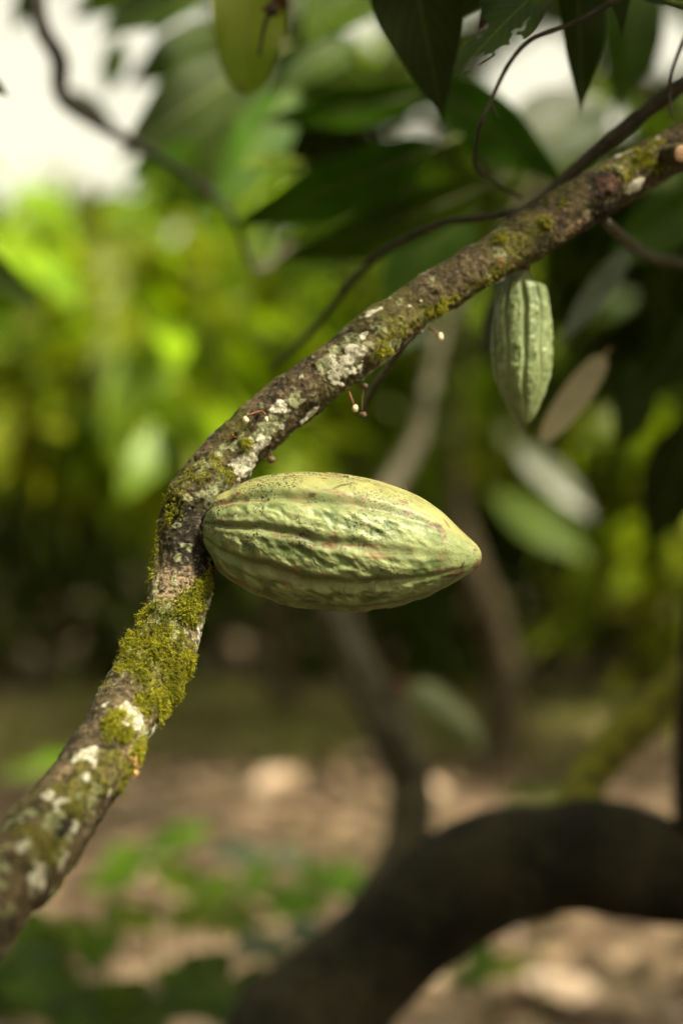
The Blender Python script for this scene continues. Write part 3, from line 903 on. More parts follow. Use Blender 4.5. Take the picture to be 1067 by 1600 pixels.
# ------------------------------------------------------------------ twigs of the main tree
def twig(rows, mat, parent, seed=0, nv=10, name='twig', bump=0.12):
    V, F, _ = tube(pxpath(rows), max(20, 10 * len(rows)), nv, bump=bump, bscale=130, seed=seed)
    return mk(name, V, F, mat, parent)
tw1 = twig([(1200, 30, 1.05, 14), (1100, 106, 1.06, 13), (1000, 180, 1.07, 12.5), (930, 237, 1.075, 11.5), (870, 290, 1.08, 10), (800, 345, 1.07, 8), (745, 390, 1.05, 7), (715, 420, 1.0, 6)], M['twig'], main_tree, 1, 16)
twig([(812, 330, 1.078, 6.5), (780, 335, 1.08, 6), (735, 342, 1.10, 6), (690, 348, 1.12, 5.5), (640, 370, 1.15, 6), (590, 400, 1.18, 6), (545, 445, 1.2, 5.5), (510, 490, 1.23, 5), (470, 535, 1.26, 4.5), (425, 575, 1.3, 4)], M['twig'], main_tree, 2)
t3 = twig([(1060, -60, 1.0, 5), (955, 3, 1.0, 4.5), (890, 38, 1.0, 4), (830, 62, 1.0, 3.6), (795, 100, 1.0, 3.3), (770, 150, 1.0, 3.2), (750, 195, 1.0, 3), (743, 235, 1.02, 2.8), (746, 262, 1.05, 2.6), (775, 285, 1.1, 3), (815, 308, 1.15, 3)], M['twig'], main_tree, 3)
twig([(766, 160, 1.0, 2.4), (772, 172, 1.0, 2), (778, 184, 1.0, 1)], M['twig'], main_tree, 4)
twig([(1085, 20, 1.02, 3), (1062, 75, 1.02, 3), (1049, 115, 1.02, 2.7), (1046, 155, 1.02, 2.2), (1051, 186, 1.02, 1.6)], M['twig'], main_tree, 5)
twig([(440, -40, 1.12, 4), (427, 5, 1.12, 3.6), (413, 40, 1.12, 3), (405, 86, 1.12, 2.4)], M['twig'], main_tree, 6)
V, F = blob(P(424, 12, 1.12), (0.006, 0.004, 0.005), 3, amp=0.5)
mk('dried_bud', V, F, M['dried'], main_tree)
twig([(945, 345, 1.02, 9), (975, 372, 1.1, 8.5), (1010, 398, 1.2, 8), (1070, 410, 1.3, 7.5), (1150, 412, 1.4, 7)], M['twig_grey'], main_tree, 7)
twig([(632, 535, 0.985, 5.5), (605, 575, 1.02, 5), (580, 610, 1.05, 4), (566, 645, 1.08, 3)], M['twig_grey'], main_tree, 8)

# flower buds, wilted flowers
def bud(px, py, d, rpx, stalk_rows, name='flower_bud', mat='bud', long=1.5, seed=0, smat='stalk'):
    s = d / FPX
    V, F = blob(P(px, py, d), (rpx * s, rpx * s, rpx * s * long), seed, 14, 16, 0.10)
    o = mk(name, V, F, M[mat], main_tree)
    if stalk_rows:
        V, F, _ = tube(pxpath(stalk_rows), 16, 8)
        mk('flower_stalk', V, F, M[smat], o)
    return o
def on_limb(px, py, lift=0.0):
    i = surf_index(px, py)
    return fl[i, 1] - lift
d_ = on_limb(404, 650, 0.002)
bud(384, 656, d_ - 0.006, 5.2, [(384, 652, d_ - 0.006, 1.5), (392, 647, d_ - 0.008, 1.3), (402, 643, d_ - 0.004, 1.4), (407, 643, d_ + 0.001, 1.6)], long=1.15, seed=1)
bud(416, 655, d_ - 0.006, 3.2, [(416, 651, d_ - 0.006, 1.1), (413, 645, d_ - 0.007, 1.1), (407, 642, d_ + 0.001, 1.4)], long=1.5, seed=2)
bud(688, 526, 0.97, 5, [(686, 521, 0.97, 1.4), (679, 517, 0.968, 1.4), (670, 513, 0.972, 1.6)], long=1.5, seed=3)
bud(555, 638, 0.955, 4.6, [(553, 632, 0.955, 1.4), (549, 622, 0.955, 1.4), (545, 612, 0.957, 1.7)], long=1.35, seed=4)
bud(567, 648, 0.952, 6, [(566, 642, 0.952, 0.8), (566, 625, 0.953, 0.6), (568, 605, 0.956, 0.8)], name='dried_flower', mat='dried', long=0.8, seed=5, smat='dried')
bud(424, 718, 0.945, 6.5, [(424, 712, 0.945, 0.9), (423, 704, 0.946, 0.9), (422, 694, 0.95, 1.1)], name='dried_flower', mat='dried', long=0.9, seed=6, smat='dried')
bud(570, 603, 0.956, 5, None, name='dried_flower', mat='dried', long=0.9, seed=7)

def petals(px, py, d, size, mat, name, parent, seed, k=7, label=None):
    r = np.random.default_rng(seed)
    s = size * d / FPX
    c0 = P(px, py, d)
    B = np.repeat(c0[None], k, 0) + r.normal(size=(k, 3)) * s * 0.25
    D = unit(r.normal(size=(k, 3)) + np.array([0, -0.5, 0.2]))
    Nn = r.normal(size=(k, 3))
    V, F, A = leaf_batch(B, D, Nn, r.uniform(0.6, 1.1, k) * s, r.uniform(0.35, 0.6, k) * s, r.uniform(0, 1, k), 6, 0.3, 0.4)
    return mk(name, V, F, M[mat], parent, A)
petals(364, 683, on_limb(364, 683, 0.002), 8, 'orange', 'wilted_flower', main_tree, 1)
petals(217, 1202, on_limb(205, 1195, 0.006), 17, 'tan', 'wilted_flower', main_tree, 2, 9)
petals(779, 407, on_limb(779, 407, 0.002), 6, 'orange', 'wilted_flower', main_tree, 3)
petals(783, 416, on_limb(783, 416, 0.002), 5, 'orange', 'wilted_flower', main_tree, 4, 5)
# litter caught on the pod
o = petals(515, 743, 0.926, 8, 'dried', 'dried_flower', None, 5, 9)
tag(o, 'shrivelled brown flower remnant lying on top of the large pod near its middle', 'dried flower', 'dried flowers on the big pod')
o = petals(632, 767, 0.924, 7, 'dried', 'dried_flower', None, 6, 8)
tag(o, 'tiny brown flower scrap on the upper edge of the large pod nearer its tip', 'dried flower', 'dried flowers on the big pod')
# pale flake at the pod's base
V, F = blob(P(317, 834, 0.926), (0.0042, 0.0012, 0.0052), 8, 16, 20, 0.35)
mk('lichen_flake', V, F, M['flake'], limb)

# ------------------------------------------------------------------ leaves of the main tree seen one by one
def pleaf(b, t, wpx, mat, parent, seed, nrm=(0, -1, 0.25), **kw):
    dm = (b[2] + t[2]) / 2
    return single_leaf(P(*b), P(*t), wpx * dm / FPX, nrm, M[mat], parent, seed, **kw)
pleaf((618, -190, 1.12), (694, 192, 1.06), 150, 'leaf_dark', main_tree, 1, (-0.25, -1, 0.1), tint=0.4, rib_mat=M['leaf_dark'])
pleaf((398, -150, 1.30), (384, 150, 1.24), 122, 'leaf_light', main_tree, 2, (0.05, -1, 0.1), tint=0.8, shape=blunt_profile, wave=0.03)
# unseen leaves added above the frame to shade the foot of the limb
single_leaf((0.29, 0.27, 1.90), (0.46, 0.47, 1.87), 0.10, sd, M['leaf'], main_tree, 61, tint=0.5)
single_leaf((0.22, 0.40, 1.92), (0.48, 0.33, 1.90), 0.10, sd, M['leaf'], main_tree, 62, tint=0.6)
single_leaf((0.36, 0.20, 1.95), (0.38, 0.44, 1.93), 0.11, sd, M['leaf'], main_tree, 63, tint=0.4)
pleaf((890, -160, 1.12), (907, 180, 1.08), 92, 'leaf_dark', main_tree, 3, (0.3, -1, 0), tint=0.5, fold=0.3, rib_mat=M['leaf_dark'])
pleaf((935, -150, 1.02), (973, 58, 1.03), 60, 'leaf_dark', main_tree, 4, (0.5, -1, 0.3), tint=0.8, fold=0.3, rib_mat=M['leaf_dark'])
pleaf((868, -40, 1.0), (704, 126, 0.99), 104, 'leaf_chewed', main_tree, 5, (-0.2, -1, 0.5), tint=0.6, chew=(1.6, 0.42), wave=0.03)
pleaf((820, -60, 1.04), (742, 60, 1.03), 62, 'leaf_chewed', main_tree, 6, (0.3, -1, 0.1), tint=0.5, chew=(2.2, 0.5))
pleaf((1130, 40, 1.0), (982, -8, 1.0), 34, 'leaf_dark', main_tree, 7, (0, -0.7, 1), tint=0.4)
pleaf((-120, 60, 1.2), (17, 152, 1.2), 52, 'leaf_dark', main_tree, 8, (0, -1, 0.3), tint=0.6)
pleaf((780, -60, 1.1), (700, 40, 1.12), 50, 'leaf_chewed', main_tree, 9, (0, -1, 0.3), tint=0.4)

# ------------------------------------------------------------------ second cacao tree: dark trunk low on the right
dark_tree = empty('cacao_tree', (-0.25, 1.62, 0.0), 'cacao tree whose thick dark trunk bends across the lower right, out of focus', 'tree', 'neighbouring cacao trees')
tr = pxpath([(440, 1660, 1.66, 104), (495, 1592, 1.68, 98), (585, 1500, 1.70, 90), (680, 1410, 1.70, 92), (770, 1362, 1.70, 90), (900, 1338, 1.70, 90), (985, 1348, 1.70, 90), (1075, 1374, 1.70, 78), (1190, 1372, 1.72, 74), (1340, 1300, 1.78, 70), (1480, 1120, 1.86, 64), (1560, 860, 1.95, 56), (1600, 560, 2.0, 46)])
tr = [[-0.20, 1.64, -0.08, 0.12], [-0.17, 1.645, 0.15, 0.095], [-0.13, 1.65, 0.40, 0.084]] + tr
V, F, _ = tube(tr, 200, 48, bump=0.08, bscale=12, seed=4)
mk('trunk', V, F, M['bark_dark'], dark_tree)
V, F, _ = tube(pxpath([(905, 1300, 1.74, 40), (915, 1230, 1.80, 34), (960, 1165, 1.85, 34), (1020, 1110, 1.9, 33), (1090, 1040, 1.96, 32), (1180, 900, 2.1, 30), (1230, 650, 2.2, 24), (1240, 300, 2.3, 18), (1200, -100, 2.3, 12)]), 90, 24, bump=0.10, bscale=30, seed=6)
b = NB('bark_mossy_limb')
n_ = b.noise(40, 5, 0.6)
M['bark_moss'] = b.finish(b.pbsdf(b.mix(b.ramp(n_, 0.35, 0.62), (0.050, 0.046, 0.010), (0.190, 0.175, 0.014)), 0.85, 0.2, b.bump(n_, 0.8, 0.006)))
mk('limb', V, F, M['bark_moss'], dark_tree)
V, F, _ = tube(pxpath([(1078, 1330, 1.70, 26), (1074, 1230, 1.68, 22), (1076, 1120, 1.66, 21), (1090, 960, 1.66, 19), (1120, 700, 1.68, 16)]), 50, 18, bump=0.1, bscale=30, seed=7)
mk('limb', V, F, M['bark_dark'], dark_tree)

# blurred leaves between the pods and the background
def nleaf(*a, **k):
    k.setdefault('wave', 0.007)
    return pleaf(*a, **k)
nleaf((690, 225, 1.50), (358, 352, 1.42), 105, 'leaf', dark_tree, 11, (0.1, -0.75, -0.6), tint=1.0, droop=0.08)
nleaf((770, 285, 1.58), (425, 408, 1.48), 98, 'leaf', dark_tree, 12, (0.1, -0.7, -0.6), tint=0.45)
nleaf((700, 140, 1.72), (400, 190, 1.66), 62, 'leaf', dark_tree, 13, (0, -0.7, -0.4), tint=1.0)
nleaf((660, 120, 1.55), (888, 285, 1.46), 96, 'leaf', dark_tree, 14, (-0.2, -1, -0.3), tint=1.0)
nleaf((735, 330, 1.8), (590, 480, 1.75), 120, 'leaf', dark_tree, 15, (0, -1, 0.5), tint=0.9)
nleaf((430, 80, 1.85), (180, 250, 1.75), 120, 'leaf_dark', dark_tree, 16, (0.1, -1, 0.2), tint=0.7)
nleaf((812, 420, 1.4), (752, 565, 1.42), 50, 'leaf_grey', dark_tree, 17, (-0.5, -1, 0.2), tint=0.3)
nleaf((985, 385, 1.42), (868, 545, 1.36), 44, 'leaf_grey', dark_tree, 18, (0.5, -1, 0.8), tint=0.7)
tag(nleaf((944, 556, 1.30), (846, 690, 1.26), 46, 'leaf_dry', dark_tree, 19, (0.6, -0.8, 0.8), tint=0.9, name='dry_leaf', rib_mat=M['cut'], droop=0.05, shape=blunt_profile), 'dry greyish-tan leaf')
nleaf((940, 150, 2.3), (780, 270, 2.2), 140, 'leaf_grey', dark_tree, 20, (0, -1, 0.6), tint=0.6)
nleaf((1110, 300, 1.7), (945, 425, 1.62), 100, 'leaf', dark_tree, 21, (0, -1, 0.5), tint=0.8)
nleaf((805, 695, 4.3), (930, 815, 4.2), 50, 'leaf_grey', dark_tree, 22, (0.2, -0.9, 0.4), tint=0.3)
nleaf((775, 775, 4.6), (925, 880, 4.5), 78, 'leaf', dark_tree, 23, (0.2, -0.9, 0.5), tint=0.4)
nleaf((-130, 350, 1.7), (72, 486, 1.64), 62, 'leaf_dark', dark_tree, 24, (0, -1, 0.3), tint=0.7)
nleaf((560, 60, 1.9), (420, 150, 1.85), 60, 'leaf_dark', dark_tree, 25, (0, -1, 0.3), tint=0.9)
nleaf((330, -30, 2.0), (150, 60, 1.9), 90, 'leaf_dark', dark_tree, 26, (0, -1, 0.3), tint=0.9)
nleaf((350, 40, 2.1), (210, 120, 2.0), 70, 'leaf_dark', dark_tree, 27, (0, -1, 0.3), tint=0.8)
nleaf((1000, -40, 1.8), (960, 180, 1.75), 100, 'leaf', dark_tree, 28, (0.2, -1, 0.2), tint=0.6)
nleaf((320, -60, 2.2), (235, 60, 2.15), 60, 'leaf_dark', dark_tree, 41, (0.2, -1, 0.2), tint=0.6)
nleaf((390, 60, 2.3), (250, 205, 2.2), 80, 'leaf', dark_tree, 42, (0.2, -1, -0.2), tint=0.6)
nleaf((260, -40, 2.4), (110, 30, 2.4), 60, 'leaf', dark_tree, 43, (0, -1, 0.2), tint=0.5)
nleaf((320, 190, 2.0), (200, 275, 2.0), 60, 'leaf', dark_tree, 44, (0, -1, -0.2), tint=1.0)
nleaf((190, 60, 2.6), (165, 150, 2.6), 40, 'leaf', dark_tree, 45, (0, -1, 0.1), tint=0.5)
nleaf((460, 130, 2.1), (330, 330, 2.0), 90, 'leaf', dark_tree, 46, (0.2, -1, -0.2), tint=1.0)
nleaf((100, 140, 2.5), (190, 215, 2.5), 40, 'leaf', dark_tree, 47, (0, -1, 0.1), tint=0.7)
nleaf((70, -40, 2.6), (20, 50, 2.6), 44, 'leaf', dark_tree, 48, (0, -1, 0.1), tint=0.7)
nleaf((420, 150, 2.6), (300, 330, 2.5), 110, 'leaf', dark_tree, 51, (0.2, -1, -0.1), tint=0.4)
nleaf((360, 250, 2.8), (240, 330, 2.8), 70, 'leaf', dark_tree, 52, (0.1, -1, -0.1), tint=0.7)
nleaf((300, 80, 2.7), (195, 130, 2.7), 50, 'leaf', dark_tree, 53, (0.1, -1, -0.1), tint=0.5)
nleaf((520, 90, 2.4), (380, 130, 2.4), 70, 'leaf', dark_tree, 54, (0.1, -1, -0.1), tint=0.6)
nleaf((560, 330, 2.4), (420, 450, 2.4), 90, 'leaf', dark_tree, 55, (0.1, -1, -0.1), tint=0.5)
nleaf((470, 250, 1.6), (370, 260, 1.55), 34, 'leaf_light', dark_tree, 29, (0, -1, 0.8), tint=0.9)
nleaf((600, -60, 1.7), (470, 70, 1.65), 110, 'leaf', dark_tree, 30, (0, -1, 0.2), tint=0.5)
nleaf((1010, 560, 2.0), (960, 720, 1.9), 70, 'leaf_dark', dark_tree, 31, (0.2, -1, 0.2), tint=0.7)
nleaf((1090, 480, 1.8), (990, 640, 1.7), 90, 'leaf_dark', dark_tree, 32, (0.2, -1, 0.2), tint=0.7)
nleaf((1100, 640, 2.0), (1010, 860, 2.0), 110, 'leaf_dark', dark_tree, 33, (-0.1, -1, 0.2), tint=0.5)
nleaf((690, 520, 2.2), (560, 560, 2.1), 40, 'leaf_grey', dark_tree, 34, (0, -0.6, 1), tint=0.6)
# bearing twigs of the leaves that hang singly, joined to the crown above the picture
twig([(-260, -700, 2.2, 12), (-240, -250, 1.9, 9), (-180, 100, 1.75, 6), (-130, 350, 1.7, 4)], M['twig_dark'], dark_tree, 33)
twig([(-240, -900, 1.7, 9), (-200, -300, 1.4, 6), (-150, -20, 1.25, 4), (-118, 62, 1.2, 3)], M['twig_dark'], main_tree, 34)
twig([(860, -320, 1.8, 9), (790, -60, 1.65, 8), (740, 90, 1.58, 6), (705, 170, 1.55, 5), (690, 225, 1.5, 4)], M['twig_dark'], dark_tree, 35)
twig([(705, 170, 1.55, 5), (745, 240, 1.57, 4), (770, 285, 1.58, 3.5)], M['twig_dark'], dark_tree, 36)
twig([(560, -400, 2.2, 9), (480, -80, 2.1, 7), (430, 70, 1.95, 5), (428, 82, 1.85, 4)], M['twig_dark'], dark_tree, 37)
twig([(100, -500, 1.8, 17), (60, -150, 1.72, 15), (60, 20, 1.7, 14), (92, 90, 1.7, 14), (97, 150, 1.7, 13), (150, 190, 1.7, 11), (230, 235, 1.7, 9), (300, 278, 1.68, 6.5), (352, 322, 1.66, 6), (368, 350, 1.64, 4.5)], M['twig_dark'], dark_tree, 31)
twig([(368, 345, 1.6, 5), (400, 420, 1.7, 5), (460, 380, 1.75, 4)], M['twig_grey'], dark_tree, 32)

# ------------------------------------------------------------------ slender stem with third pod
slim = empty('cacao_tree', (-0.08, 2.4, 0.0), 'slender pale grey cacao stem leaning behind the large pod with a hanging fruit', 'tree', 'neighbouring cacao trees')
tr = pxpath([(800, 350, 4.0, 6), (735, 430, 3.9, 7), (690, 520, 3.8, 8.5), (668, 610, 3.7, 10), (650, 690, 3.6, 12), (600, 775, 3.3, 18), (545, 850, 3.0, 25), (520, 930, 2.8, 31), (556, 1040, 2.75, 33), (606, 1135, 2.7, 35), (640, 1230, 2.65, 36), (630, 1330, 2.6, 38), (570, 1450, 2.55, 42), (500, 1560, 2.5, 44)])
tr = [[0.85, 4.2, 2.8, 0.010], [0.65, 4.1, 2.4, 0.013]] + tr + [[-0.09, 2.42, 0.15, 0.055], [-0.09, 2.40, -0.06, 0.07]]
V, F, _ = tube(tr, 120, 24, bump=0.1, bscale=20, seed=14)
b = NB('bark_pale')
n_ = b.noise(25, 5, 0.65)
M['bark_pale'] = b.finish(b.pbsdf(b.mix(b.ramp(n_, 0.4, 0.62), (0.020, 0.017, 0.009), (0.080, 0.069, 0.043)), 0.85, 0.2, b.bump(n_, 0.6, 0.004)))
mk('trunk', V, F, M['bark_pale'], slim)
third = empty('cacao_pod', P(640, 1085, 2.55), 'blurred dull green cacao pod slanting down-right behind and below the large pod', 'cacao pod', 'cacao pods')
a0, a1 = P(645, 1078, 2.62), P(752, 1172, 2.55)
rows = []
for f, rr in [(0, .1), (.01, .45), (.04, .72), (.12, .92), (.3, 1.0), (.5, .98), (.7, .85), (.85, .58), (.94, .3), (.985, .14), (1, .02)]:
    rows.append(list(a0 + (a1 - a0) * f) + [rr * 0.037])
M['pod_dull'] = pod_mat('pod_dull', (0.15, 0.17, 0.055), (0.145, 0.17, 0.06), (0.09, 0.12, 0.04), 0.3, 0.2)
make_pod(rows, 90, 120, (0, -0.3, 1), 0.1, M['pod_dull'], third, 61, ridge=(0.08, 0.05), wart=0.0008)
V, F, _ = tube([list(P(608, 1070, 2.72)) + [0.012], list(P(630, 1072, 2.66)) + [0.009], list(P(650, 1083, 2.62)) + [0.010]], 10, 12)
mk('stalk', V, F, M['pod_stalk'], third)

# ------------------------------------------------------------------ background trees
def bg_tree(label, base, trunk_rows, ell, n, leafL, seed, mat='leaf_bg', tint=(0.2, 0.9), group='trees of the grove behind', bark='bark_bg', gaps=True, limbs=3, name='background_tree', clumps=26, spread=0.34, wid=0.19, gfac=1.0):
    e = empty(name, (base[0], base[1], 0.0), label, 'tree', group)
    rows = [[base[0], base[1], -0.08, trunk_rows[0]]] + [list(t) for t in trunk_rows[1:]]
    V, F, _ = tube(rows, 60, 16, bump=0.12, bscale=6, seed=seed)
    tk = mk('trunk', V, F, M[bark], e)
    r = np.random.default_rng(seed + 5)
    top = np.array(rows[-1][:3])
    for k in range(limbs):
        q = ell[k % len(ell)]
        end = np.array(q[:3]) + r.uniform(-0.6, 0.6, 3) * np.array(q[3:6])
        midp = (top + end) / 2 + np.array([0, 0, 0.15])
        V, F, _ = tube([list(top - np.array([0, 0, 0.05])) + [rows[-1][3]], list(midp) + [rows[-1][3] * 0.7], list(end) + [rows[-1][3] * 0.3]], 20, 10, bump=0.1, bscale=8, seed=seed + k)
        mk('limb', V, F, M[bark], tk)
    B, D, N, L, T = crown_leaves(ell, n, leafL, seed, clumps, spread, tint, gaps, gfac)
    V, F, A = leaf_batch(B, D, N, L, L * wid * 2, T, 5)
    mk('crown', V, F, M[mat], e, A)
    return e

# canopy roof of near neighbours: dark undersides along the top of the picture
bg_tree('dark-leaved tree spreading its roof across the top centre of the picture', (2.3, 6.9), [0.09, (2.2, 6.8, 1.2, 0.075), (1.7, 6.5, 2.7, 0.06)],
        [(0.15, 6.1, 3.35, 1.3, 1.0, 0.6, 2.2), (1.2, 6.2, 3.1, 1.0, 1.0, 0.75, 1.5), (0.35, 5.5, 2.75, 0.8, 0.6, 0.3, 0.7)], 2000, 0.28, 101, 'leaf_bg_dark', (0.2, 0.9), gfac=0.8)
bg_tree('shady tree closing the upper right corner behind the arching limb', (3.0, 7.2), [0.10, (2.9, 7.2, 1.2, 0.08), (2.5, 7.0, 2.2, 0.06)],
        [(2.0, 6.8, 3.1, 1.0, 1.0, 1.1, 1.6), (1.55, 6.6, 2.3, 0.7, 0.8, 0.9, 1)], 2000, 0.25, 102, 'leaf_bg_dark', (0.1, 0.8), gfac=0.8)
# left: bright sunlit crowns
bg_tree('bright yellow-green sunlit crown filling the left middle distance', (-1.9, 6.3), [0.07, (-1.85, 6.3, 0.8, 0.06), (-1.6, 6.1, 1.5, 0.045)],
        [(-1.05, 5.2, 2.0, 0.65, 0.6, 0.5, 1.5), (-0.55, 4.9, 1.75, 0.5, 0.5, 0.35, 1.1), (-1.2, 4.8, 1.55, 0.55, 0.5, 0.25, 1.0), (-0.5, 5.0, 1.45, 0.4, 0.4, 0.16, 0.5)], 460, 0.34, 103, 'leaf_bg', (0.0, 1.0), clumps=18)
bg_tree('sunlit crown behind the arching limb just left of centre', (-0.35, 8.6), [0.09, (-0.4, 8.6, 0.9, 0.07), (-0.4, 8.5, 1.6, 0.05)],
        [(-0.4, 8.2, 2.7, 1.0, 0.9, 0.9, 1.8), (-0.5, 7.6, 1.95, 0.7, 0.7, 0.45, 1), (0.4, 8.0, 2.1, 0.6, 0.7, 0.6, 0.8)], 1500, 0.29, 104, 'leaf_bg', (0.2, 1.0))
bg_tree('dense green tree in the far left distance behind the sunlit crown', (-3.0, 11.0), [0.10, (-2.9, 11.0, 0.9, 0.08), (-2.6, 10.8, 1.7, 0.06)],
        [(-2.2, 10.4, 2.4, 1.3, 1.0, 0.95, 1.5), (-1.0, 10.4, 2.2, 1.1, 0.8, 0.9, 1.2), (-3.2, 10.4, 2.2, 1.0, 0.8, 0.8, 1)], 2600, 0.28, 113, 'leaf_bg', (0.1, 0.9))
bg_tree('mid-green tree standing between the two pods in the distance', (1.2, 10.6), [0.11, (1.2, 10.6, 1.0, 0.09), (1.3, 10.5, 1.9, 0.07)],
        [(1.2, 10.2, 2.5, 1.0, 1.0, 1.0, 1.5), (0.9, 9.8, 1.8, 0.7, 0.7, 0.5, 0.8), (2.2, 10.2, 2.8, 0.9, 0.9, 1.2, 1)], 3000, 0.26, 105, 'leaf_bg', (0.05, 0.7))
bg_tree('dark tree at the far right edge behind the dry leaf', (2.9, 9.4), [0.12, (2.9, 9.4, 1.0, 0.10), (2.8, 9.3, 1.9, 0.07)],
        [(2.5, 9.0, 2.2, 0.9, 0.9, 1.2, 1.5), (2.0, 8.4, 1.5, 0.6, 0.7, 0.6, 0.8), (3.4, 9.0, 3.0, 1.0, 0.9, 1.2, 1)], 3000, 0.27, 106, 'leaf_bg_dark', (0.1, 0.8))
bg_tree('pale misty-looking tree at the far left below the bright sky', (-4.6, 15.0), [0.14, (-4.5, 15.0, 1.2, 0.11), (-4.2, 14.8, 2.4, 0.08)],
        [(-3.6, 14.6, 3.3, 1.5, 1.2, 1.1, 1.5), (-5.0, 14.6, 3.0, 1.4, 1.2, 1.3, 1), (-2.4, 14.4, 3.2, 1.0, 1.0, 1.0, 1)], 3600, 0.32, 107, 'leaf_bg', (0.5, 1.0))
bg_tree('tall tree rising behind the sunlit crowns at the centre', (0.3, 15.5), [0.16, (0.3, 15.5, 1.8, 0.13), (0.3, 15.3, 3.2, 0.09)],
        [(0.2, 15.0, 4.6, 1.8, 1.3, 1.8, 2), (-0.9, 14.8, 3.2, 1.2, 1.0, 1.0, 1)], 3600, 0.32, 108, 'leaf_bg', (0.2, 0.8))
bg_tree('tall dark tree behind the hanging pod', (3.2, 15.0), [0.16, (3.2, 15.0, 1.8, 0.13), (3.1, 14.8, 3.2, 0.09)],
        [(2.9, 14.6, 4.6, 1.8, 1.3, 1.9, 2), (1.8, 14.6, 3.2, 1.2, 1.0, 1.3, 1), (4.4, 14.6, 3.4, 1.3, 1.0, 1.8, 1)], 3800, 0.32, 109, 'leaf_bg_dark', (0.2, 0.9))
# undergrowth below the crowns: leafy shrubs, shade painted in by the darker leaf colour
SHR = [(-3.0, 10.2, 1.1, 'low dark shrub at the far left under the sunlit crown'), (-1.7, 10.4, 1.2, 'low dark shrub left of the mossy limb at the clearing edge'), (-0.4, 10.3, 1.1, 'low dark shrub below the large pod at the clearing edge'), (0.9, 10.2, 1.1, 'low dark shrub right of the slender stem at the clearing edge'), (2.2, 10.0, 1.1, 'leafy shrub at the right end of the clearing edge'), (3.6, 10.6, 1.2, 'dark shrub beyond the right picture edge')]
for k, (x, y, h, lab) in enumerate(SHR):
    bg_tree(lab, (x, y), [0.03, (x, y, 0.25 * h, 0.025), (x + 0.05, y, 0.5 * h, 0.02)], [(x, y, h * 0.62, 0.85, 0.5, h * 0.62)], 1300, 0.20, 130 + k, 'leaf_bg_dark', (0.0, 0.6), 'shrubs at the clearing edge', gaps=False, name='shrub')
FAR = [(-8, 21), (-4.5, 22), (-1, 21), (2.5, 22.5), (6, 21), (9.5, 20), (-11, 18)]
FL = ['deep background tree farthest to the left', 'deep background tree behind the pale misty tree', 'deep background tree left of the centre', 'deep background tree right of the centre', 'deep background tree behind the hanging pod side', 'deep background tree farthest to the right', 'deep background tree outside the left edge of the clearing']
for k, (x, y) in enumerate(FAR):
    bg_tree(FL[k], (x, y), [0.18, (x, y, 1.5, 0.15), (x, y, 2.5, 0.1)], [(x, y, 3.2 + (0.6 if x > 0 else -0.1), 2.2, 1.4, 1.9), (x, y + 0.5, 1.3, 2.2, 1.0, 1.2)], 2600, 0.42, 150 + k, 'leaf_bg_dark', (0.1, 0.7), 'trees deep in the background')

# right-hand mid-distance shrubs with glossy leaves
bg_tree('leafy bush in the right middle distance below the dry leaf', (1.75, 6.4), [0.04, (1.75, 6.4, 0.4, 0.035), (1.7, 6.4, 0.8, 0.025)], [(1.6, 6.3, 1.05, 0.6, 0.5, 0.55), (1.3, 6.2, 1.45, 0.5, 0.4, 0.35, 0.6)], 520, 0.22, 121, 'leaf_bg', (0.0, 0.6), 'bushes in the middle distance', gaps=False, name='shrub')
bg_tree('small green bush behind the tip of the large pod', (0.55, 7.6), [0.03, (0.55, 7.6, 0.25, 0.025), (0.55, 7.6, 0.5, 0.02)], [(0.55, 7.5, 0.72, 0.35, 0.3, 0.3)], 130, 0.22, 122, 'leaf_bg_dark', (0.6, 1.0), 'bushes in the middle distance', gaps=False, name='shrub')

# leaning trunks in the middle distance
lean = empty('leaning_trunk', (0.70, 6.9, 0.0), 'pale leaning tree stem passing behind the tip of the large pod', 'tree', 'neighbouring cacao trees')
tr = pxpath([(735, 470, 5.8, 6), (722, 580, 5.8, 7), (712, 680, 5.9, 9), (712, 770, 6.0, 14), (735, 880, 6.0, 24), (768, 965, 6.1, 27), (788, 1060, 6.2, 27)])
V, F, _ = tube([[0.55, 5.9, 2.7, 0.012]] + tr + [[0.72, 6.3, 0.2, 0.08], [0.72, 6.3, -0.08, 0.10]], 70, 18, bump=0.1, bscale=8, seed=3)
mk('trunk', V, F, M['bark_dim'], lean)
B, D, N, L, T = crown_leaves([(0.55, 5.9, 2.9, 0.7, 0.6, 0.3)], 260, 0.24, 171, 12, 0.4, (0.2, 0.9))
V, F, A = leaf_batch(B, D, N, L, L * 0.38, T, 5)
mk('crown', V, F, M['leaf_bg_dark'], lean, A)
B, D, N, L, T = crown_leaves([(0.85, 4.2, 2.95, 0.5, 0.5, 0.3)], 200, 0.24, 172, 12, 0.4, (0.2, 0.9))
V, F, A = leaf_batch(B, D, N, L, L * 0.38, T, 5)
mk('crown', V, F, M['leaf_bg_dark'], slim, A)

